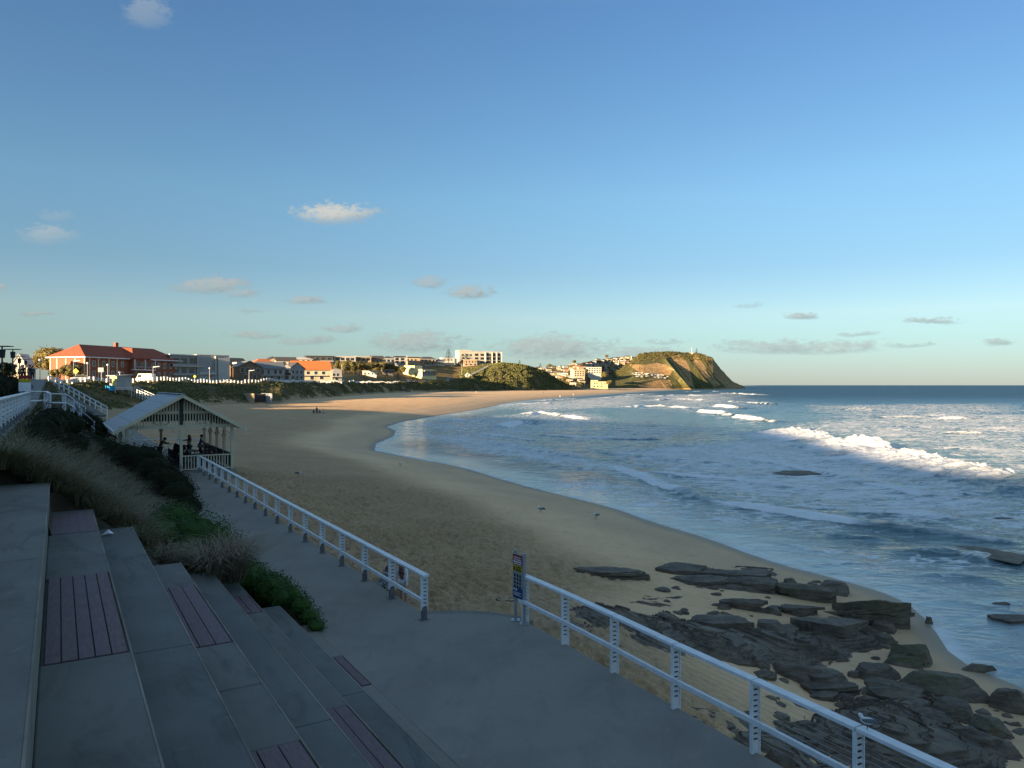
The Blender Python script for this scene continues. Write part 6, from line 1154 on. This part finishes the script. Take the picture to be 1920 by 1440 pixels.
pole('power_pole', 'pale mast rising over the hedge left of the amenities block', 641, 684, 706, 520, .14, 'pole', lambda t, h: MB().box(-.3, .3, -.06, .06, h-.3, h).build('crossbar', M['steel'], t), 'cream')
pole('mast', 'thin mast on the headland summit left of the tree', 1297, 651, 661, 1640, .22, 'mast', lambda t, h: MB().box(-.8, .8, -.1, .1, h-1.6, h-1.2).build('crossbar', M['steel'], t), 'white')
# --- lifeguard tower
D = 178.; tw = thing('lifeguard_tower', P(226, 727, D), R(57), 'lifeguard tower on stilts with yellow sunlit wall and blue skirt', 'lifeguard tower')
M['blue'] = mat('bright_blue_panel', (.03,.32,.55), .5, .06, 2); M['yellowp'] = mat('yellow_paint', (.68,.60,.22), .6, .05, 1)
MB().box(-1.75, 1.75, -1.6, 1.6, .25, 2.75).build('cabin', [M['greywall']], tw); MB().box(-1.80, -1.76, -1.55, .4, .3, 2.7).build('side_wall', M['yellowp'], tw); MB().box(-1.79, -1.76, .5, 1.5, 1.0, 2.2).build('window', M['glass'], tw)
MB().add([(-2.4,-2.,2.78),(2.2,-2.,3.0),(2.2,2.,3.0),(-2.4,2.,2.78),(-2.4,-2.,2.92),(2.2,-2.,3.15),(2.2,2.,3.15),(-2.4,2.,2.92)], [(3,2,1,0),(4,5,6,7),(0,1,5,4),(1,2,6,5),(2,3,7,6),(3,0,4,7)]).build('roof', M['whitewall'], tw)
MB().box(-2.5, 1.9, -2.0, 2.0, .0, .22).build('deck', M['whitewall'], tw); MB().box(-2.58, -2.52, -2.0, 2.0, -.75, .5).build('skirt', M['blue'], tw); MB().box(-2.5, 1.9, -2.08, -2.02, -.5, .0).build('front_skirt', M['roofsheet'], tw)
for x in (-2.2, 1.6):
    for y in (-1.7, 1.7): MB().box(x-.1, x+.1, y-.1, y+.1, -4.5, 0).build('stilt', M['steel'], tw)
mb = MB(); mb.tube((-.2,0,3.05), (-.2,0,3.6), .06); mb.blob((-.2,0,3.7), (.35,.2,.18), 8); mb.build('loudspeaker', M['white'], tw)
def stair(label, a, b_, w=1.2, side=(0, 1, 0), n=8):
    a, b_ = Vector(a), Vector(b_); t = thing('beach_stair', a, 0, label, 'stairs', 'white railed stairs on the dune'); sd_ = Vector((b_-a).cross(Vector((0, 0, 1)))).normalized()*w/2
    for s in (-1, 1):
        for z in (1.0, .5): mb = MB(); mb.bar(a+sd_*s+Vector((0,0,z)), b_+sd_*s+Vector((0,0,z)), .08, .10); mb.build('handrail', M['white'], t, world=True)
        for i in range(n+1): q = a.lerp(b_, i/n)+sd_*s; MB().box(q.x-.06, q.x+.06, q.y-.06, q.y+.06, q.z-.8, q.z+1.0).build('post', M['white'], t, world=True)
    mb = MB(); mb.bar(a-Vector((0,0,.1)), b_-Vector((0,0,.1)), w, .2); mb.build('flight', M['conc3'], t, world=True)
stair('white railed stair running down from the lifeguard tower', P(247, 732, 182), P(288, 750, 172))
stair('white railed beach stair at the right end of the middle fence', P(652, 722, 470), P(684, 737, 452))
stair('white railed stair below the grassy park, farthest along the dune', P(736, 721, 600), P(757, 729, 575))
stair('long white railed stair climbing the bluff beside the grass slope', P(917, 686, 842), P(882, 704, 776), 2.2, n=14)
stair('white railed walkway crossing the low dune right of the parked cars', P(842, 708, 748), P(836, 720, 716), 2., n=6)
stair('broad stair with white railings descending from the promenade beside the bank', P(74, 720, 100)+Vector((0,0,.1)), P(180, 782, 88)+Vector((0,0,.2)), 2.4, n=11)
# --- zig-zag ramp rails beside the bank
RP = [(52, 733.5, 43), (86, 734, 47), (93, 738, 46), (120, 739, 48), (136, 749, 50), (150, 770, 51), (174, 790, 52.5)]
rp = [P(a, b_, c_)-Vector((0, 0, 1.05)) for a, b_, c_ in RP]
railing('ramp_railing', 'white zigzag ramp railing stepping down the bank between bushes', rp, False, 1, skirt=.7, pw=.2, ptk=.08, wires=5, cat='railing')
q_ = [UV(66+3*i, 3.1+.2*i, .0) for i in range(5)]
railing('railing', 'short white railing on the path beyond the shelter', [UV(66.5, 5.2, .05), UV(66.5, 7.2, .05), UV(66.7, 8.4, .05), UV(64.5, 9.6, .05)], False, 1, skirt=.2, wires=4)
# --- beach sign seen from behind near the upper rail end, drain outlet
sg2 = thing('beach_sign', P(47, 752, 42), R(20), 'beach safety sign with red top and yellow band beside the upper railing end', 'sign')
for x in (-.22, .22): MB().box(x-.035, x+.035, -.035, .035, -.5, 1.45).build('post', M['steel'], sg2)
MB().box(-.30, .30, -.06, -.04, .55, 1.05).build('board', M['white'], sg2); MB().box(-.30, .30, -.07, -.04, 1.06, 1.24).build('yellow_band', M['s_yel'], sg2); MB().box(-.30, .30, -.07, -.04, 1.25, 1.45).build('red_band', M['s_red'], sg2)
dr = thing('drain_outlet', P(490, 753, 238), R(28), 'concrete stormwater drain walls at the foot of the dune', 'drain')
MB().box(-3.2, -2.9, -5, 14, -1, 2.6).build('side_wall', M['tanwall'], dr); MB().box(2.2, 2.5, -5, 14, -1, 2.6).build('side_wall', M['greywall'], dr); MB().box(-2.9, 2.2, 5, 5.3, -1, 2.4).build('end_wall', M['darkwall'], dr)
# ================================================================ vehicles
M['rubber'] = mat('tyre_rubber', (.02,.02,.02), .85, .1, 5)
CARM = {k: mat(k+'_car_paint', c, .3, .03, 1, spec=.5) for k, c in (('white', (.70,.70,.69)), ('silver', (.42,.43,.45)), ('black', (.03,.03,.035)), ('blue', (.06,.10,.22)), ('red', (.30,.04,.03)))}
def carmesh(mb, L=4.4, W=1.8, H=1.5, van=False):
    pr = [(-L/2,.35),(-L/2,.85),(-L*.42,H*.62),(-L*.30,H*.64),(-L*.16,H),(L*.28,H),(L*.42,H*.66),(L/2,H*.60),(L/2,.35)] if not van else [(-L/2,.35),(-L/2,1.0),(-L*.44,1.25),(-L*.33,H),(L/2,H),(L/2,.35)]
    mb.poly([(x, -W/2, z) for x, z in pr], (0, W, 0)); g_ = [(-L*.285,H*.66),(-L*.16,H*.96),(L*.27,H*.96),(L*.39,H*.68)] if not van else [(-L*.41,1.3),(-L*.325,H-.2),(-L*.12,H-.2),(-L*.12,1.3)]
    return g_
def single_car(k):
    mb = MB(); W = 1.8; g_ = carmesh(mb)
    for y in (-W/2-.012, W/2+.002): mb.poly([(x, y, z) for x, z in g_], (0, .01, 0), 1)
    for x in (-1.35, 1.35):
        for y in (-.92, .74): mb.tube((x, y, .32), (x, y+.18, .32), .32, n=10, mi=2)
    o = mb.build('parked_car', [CARM[k], M['glass'], M['rubber']]); return o
cp = {k: single_car(k) for k in CARM}; used = set(); keys = list(CARM)
def put_car(k, q, yaw, lab, grp):
    o = cp[k] if k not in used else cp[k].copy()
    if k in used: COL.objects.link(o)
    used.add(k); o.location = q; o.rotation_euler = (0, 0, yaw); tag(o, lab, 'car', grp)
for i in range(56):
    px = 1186+66*rng.random(); py = np.interp(px, [1186, 1215, 1252], [700, 699, 702])+rng.uniform(0, 9); k = keys[int(rng.choice(5, p=[.38,.26,.16,.12,.08]))]
    q = on_head(px, py); q.z += .4; put_car(k, q, R(rng.uniform(-25, 25)), f'tiny {k} car in the crowded car park below the headland cliff', f'{k} cars in the headland car park')
for i, (px, py, D, k, lab) in enumerate(((762, 717.5, 640, 'white', 'white car parked left in the row by the low dune'), (771, 717.3, 642, 'silver', 'silver car parked second in the row by the low dune'), (780, 717, 645, 'white', 'white car in the middle of the row by the low dune'), (789, 716.8, 650, 'black', 'black car parked right in the row by the low dune'), (797, 716, 655, 'silver', 'silver car at the right end of the dune row'), (800, 687.5, 770, 'white', 'white car parked below the tan hip roofed house'), (808, 687.5, 772, 'silver', 'silver car parked below the tan hip roofed house'), (795, 683, 765, 'black', 'black car parked left below the tan hip roofed house'), (848, 689, 806, 'white', 'white car parked on the slope road below the apartments'))):
    q = hit(px, py, h_land); q = q if abs(q.y-D) < 120 else P(px, py, D); q.z += .15; put_car(k, q, R(8*i-20), lab, 'cars parked near the pavilion')
for k in list(cp):
    if k not in used and k not in ('white', 'silver'): bpy.data.objects.remove(cp[k])
vn_ = thing('camper_van', P(273, 716, 232), R(-12), 'white camper van parked on the road before the hall', 'van'); mb = MB(); g_ = carmesh(mb, 5.6, 2.0, 2.5, True); mb.build('body', CARM['white'], vn_)
MB().poly([(x, -1.02, z) for x, z in g_], (0, .012, 0)).build('window', M['glass'], vn_); MB().poly([(-2.46, -.85, 1.3), (-2.46, .85, 1.3), (-1.92, .85, 2.3), (-1.92, -.85, 2.3)], (-.03, 0, .01)).build('windscreen', M['glass'], vn_)
for x in (-1.7, 1.7):
    for y in (-1.04, .84): mb = MB(); mb.tube((x, y, .36), (x, y+.2, .36), .36, n=12); mb.build('wheel', M['rubber'], vn_)
for px, k, lab in ((150, 'white', 'white car glimpsed behind the fence by the bushes'), (555, 'silver', 'silver car behind the fence before the dark gabled house'), (428, 'white', 'white car behind the fence right of the white cube house')):
    D_, Z_ = land_kn(px); q = P(px, 714, float(D_[3])+9); q.z = gz(q.x, q.y); put_car(k, q, R(30), lab, 'cars parked along the road')
# ================================================================ trees and scrub
def tree(label, px, py, D, w, h, m_, n=22, size=.35, seed=0, name='tree', group=None, lobes=9):
    b0 = P(px, py, D); rs = np.random.default_rng(seed); bl_ = []
    for i in range(lobes):
        a = rs.uniform(0, 6.28); r_ = rs.uniform(0, .34)*w; z = h*rs.uniform(.38, .82); q = w*rs.uniform(.15, .27); bl_.append(((b0.x+r_*math.cos(a), b0.y+r_*math.sin(a), b0.z+z), (q, q, q*.8)))
    return plant(name, label, 'tree', b0, bl_, n, size, m_, trunk=h*.5, group=group)
tree('big rounded golden green tree behind the left end of the brick hall', 95, 708, 268, 13.5, 11.4, M['leaf_gold'], 150, .30, 3, lobes=20)
tree('lower part golden tree against the hall end wall', 118, 708, 262, 9, 8.5, M['leaf_gold'], 150, .28, 8, lobes=12)
for i, (px, w, h, lab) in enumerate(((104, 5.5, 3.4, 'leftmost olive bush before the hall end'), (120, 6, 4.2, 'olive bush second from the left before the hall end'), (136, 6, 4.6, 'tallest olive bush, at the arch of the hall end'), (152, 4, 2.4, 'small olive bush right of the yellow sign'))): tree(lab, px, 712, 222, w, h, M['leaf_olive'], 160, .2, 20+i, 'bush', 'bushes before the hall', 10)
for i in range(14):
    px = 636+116*i/13; q = hit(px, 702-rng.uniform(0, 4), h_land); py = 702; tree('dense olive tree in the band below the upper houses', px, HY+F*(CZ-q.z)/q.y, q.y, 11, 10-2.5*(i > 11), M['leaf_olive'], 34, .5, 40+i, 'tree', 'olive trees in the band below the upper houses', 11)
for i, (px, py, D, w, h, lab) in enumerate(((8, 712, 160, 5, 4, 'dark bush at the far left edge behind the lamps'), (20, 712, 165, 5, 3.6, 'dark bush between the promenade lamps'), (1030, 690, 1420, 12, 9, 'round tree on the hillside skyline by the dark roofs'), (1078, 683, 1440, 12, 9, 'round tree on the skyline above the flats'), (1098, 702, 1300, 16, 9, 'bushy tree between the two hillside apartment buildings'), (1130, 708, 1250, 18, 9, 'tree at the edge of the car park below the hillside'), (1137, 672, 1500, 10, 8, 'tree on the skyline near the headland'), (1060, 715, 1180, 14, 7, 'bushy tree at the foot of the hillside houses'), (1142, 722, 1150, 14, 7, 'dark bush right of the far surf club'))): tree(lab, px, py, D, w, h, M['leaf_olive'] if i > 1 else M['leaf_dark'], 30, .5, 80+i)
def pine(label, base, h, w, group=None):
    t = thing('norfolk_pine', base, 0, label, 'pine tree', group); mb = MB(); mb.tube((0,0,-1), (0,0,h*.96), .03*h, .006*h, 6); mb.build('trunk', M['bark'], t); V = []; nl = 9
    for k in range(nl):
        z = h*(.18+.80*k/(nl-1)); r_ = w*.5*(1-.9*(k/(nl-1)))**.9+.05*w
        for i in range(9):
            a = 2*math.pi*(i+.5*(k % 2))/9+rng.uniform(-.2, .2); c_, s_ = math.cos(a), math.sin(a)
            for j in range(7):
                f0 = j/7; f1 = (j+1.3)/7; e = .07*w*(1-.5*f0); zz_ = z+h*.03*f0**2; jz = rng.uniform(-.02, .02)*h
                V += [(c_*r_*f0, s_*r_*f0, zz_), (c_*r_*(f0+f1)/2-s_*e, s_*r_*(f0+f1)/2+c_*e, zz_+jz), (c_*r_*f1, s_*r_*f1, zz_+h*.02), (c_*r_*(f0+f1)/2+s_*e, s_*r_*(f0+f1)/2-c_*e, zz_-jz)]
    npmesh('crown', np.array(V), np.arange(len(V)).reshape(-1, 4), M['leaf_pine'], t, smooth=False)
for px, py, D, h, w, lab in ((841, 680, 840, 14.5, 11, 'tall dark pine on the skyline left of the apartment block'), (974, 688, 900, 8, 6, 'lone small pine on the bluff crest right of the apartments'), (254, 700, 330, 10, 7, 'dark pine top showing over the brick hall roof'), (685, 719, 560, 8, 7, 'young layered pine on the park grass, leftmost'), (725, 719, 590, 8.5, 7.5, 'young layered pine on the park grass, second from left'), (746, 719, 605, 8, 7, 'young layered pine on the park grass, third from left'), (779, 718, 640, 9, 8, 'young layered pine on the park grass before the yellow pavilion'), (816, 706, 648, 9, 6, 'dark pine at the right corner of the yellow pavilion'), (1013, 692, 1390, 11, 8, 'small pine on the skyline at the left end of the hillside')): pine(lab, P(px, py, D), h, w)
q = on_head(1306, 664); pine('lone dark pine standing on the headland summit', q, 14, 8); tag(MB().box(-4, 4, -3, 3, -2, 2.4).build('lookout_shelter', M['tanwall']), 'low lookout building beside the lone pine on the headland', 'building').location = on_head(1296, 663.5)
M['scrubleaf'] = mat('dune_scrub_leaves', (.105,.115,.045), .8, .25, .3, leaf=.5)
# scrub over dune, bluff and hillside
def scrub(label, pts, sc, m_, n=16):
    k = len(pts); d_ = rng.normal(size=(k, n, 3)); d_ /= np.linalg.norm(d_, axis=2, keepdims=True); d_[..., 2] = np.abs(d_[..., 2])*.8; sc = sc[:, None, None]
    C = pts[:, None]+d_*sc*rng.uniform(.6, 1, (k, n, 1)); Nn = d_+.6*rng.normal(size=d_.shape); Nn /= np.linalg.norm(Nn, axis=2, keepdims=True)
    a = np.cross(Nn, rng.normal(size=Nn.shape)); a /= np.linalg.norm(a, axis=2, keepdims=True); b_ = np.cross(Nn, a); s_ = sc*.42
    V = np.stack([C+a*s_, C+b_*s_*.7, C-a*s_, C-b_*s_*.7], 2).reshape(-1, 3); tag(npmesh('scrub', V, np.arange(len(V)).reshape(-1, 4), m_, smooth=False), label, 'scrub', kind='stuff')
def land_scatter(n, p0, p1, t0, t1, dens=None):
    px = rng.uniform(p0, p1, n); Dk_, _ = land_kn(px); t = rng.uniform(t0, t1, n); k0 = np.floor(t).astype(int).clip(0, 6); f = t-k0; A = np.array(Dk_); y = A[k0, np.arange(n)]*(1-f)+A[k0+1, np.arange(n)]*f
    x = (px-CX)/F*y; z = h_land(x, y); kp = fbm(x/9, y/9, 3, 55) < .28; return np.stack([x, y, z], -1)[kp], y[kp]
p_, y_ = land_scatter(3600, 118, 640, 1.15, 3.05); scrub('low dark coastal scrub covering the dune below the road', p_, .22+.0009*y_*rng.uniform(.5, 1.4, len(y_)), M['scrubleaf'], 12)
p_, y_ = land_scatter(2600, 640, 880, 1.25, 3.3); scrub('patchy olive scrub on the far low dune', p_, .3+.0007*y_*rng.uniform(.5, 1.4, len(y_)), M['scrubleaf'], 12)
p_, y_ = land_scatter(5200, 862, 1066, 1.05, 5.0); scrub('dense coastal scrub over the steep bluff', p_, .6+.0009*y_*rng.uniform(.6, 1.5, len(y_)), M['scrubleaf'], 12)
px = rng.uniform(960, 1190, 1500); ii = [on_town(a, float(np.interp(a, TPX, TRY))+rng.uniform(1, 42)) for a in px]; p_ = np.array([v_[:] for v_ in ii]); kp = p_[:, 2] > 1.5; scrub('olive garden trees and bushes between the hillside houses', p_[kp], rng.uniform(1.3, 3.6, int(kp.sum())), M['leaf_olive'], 14)
pp_ = []
for i in range(900):
    a = rng.uniform(1150, 1335); c0 = float(np.interp(a, hp, cy)); q = on_head(a, c0+rng.uniform(0, 14)); pp_.append(q[:])
scrub('low scrub along the grassy top of the headland', np.array(pp_), rng.uniform(1., 2.4, 900), M['leaf_olive'], 10)
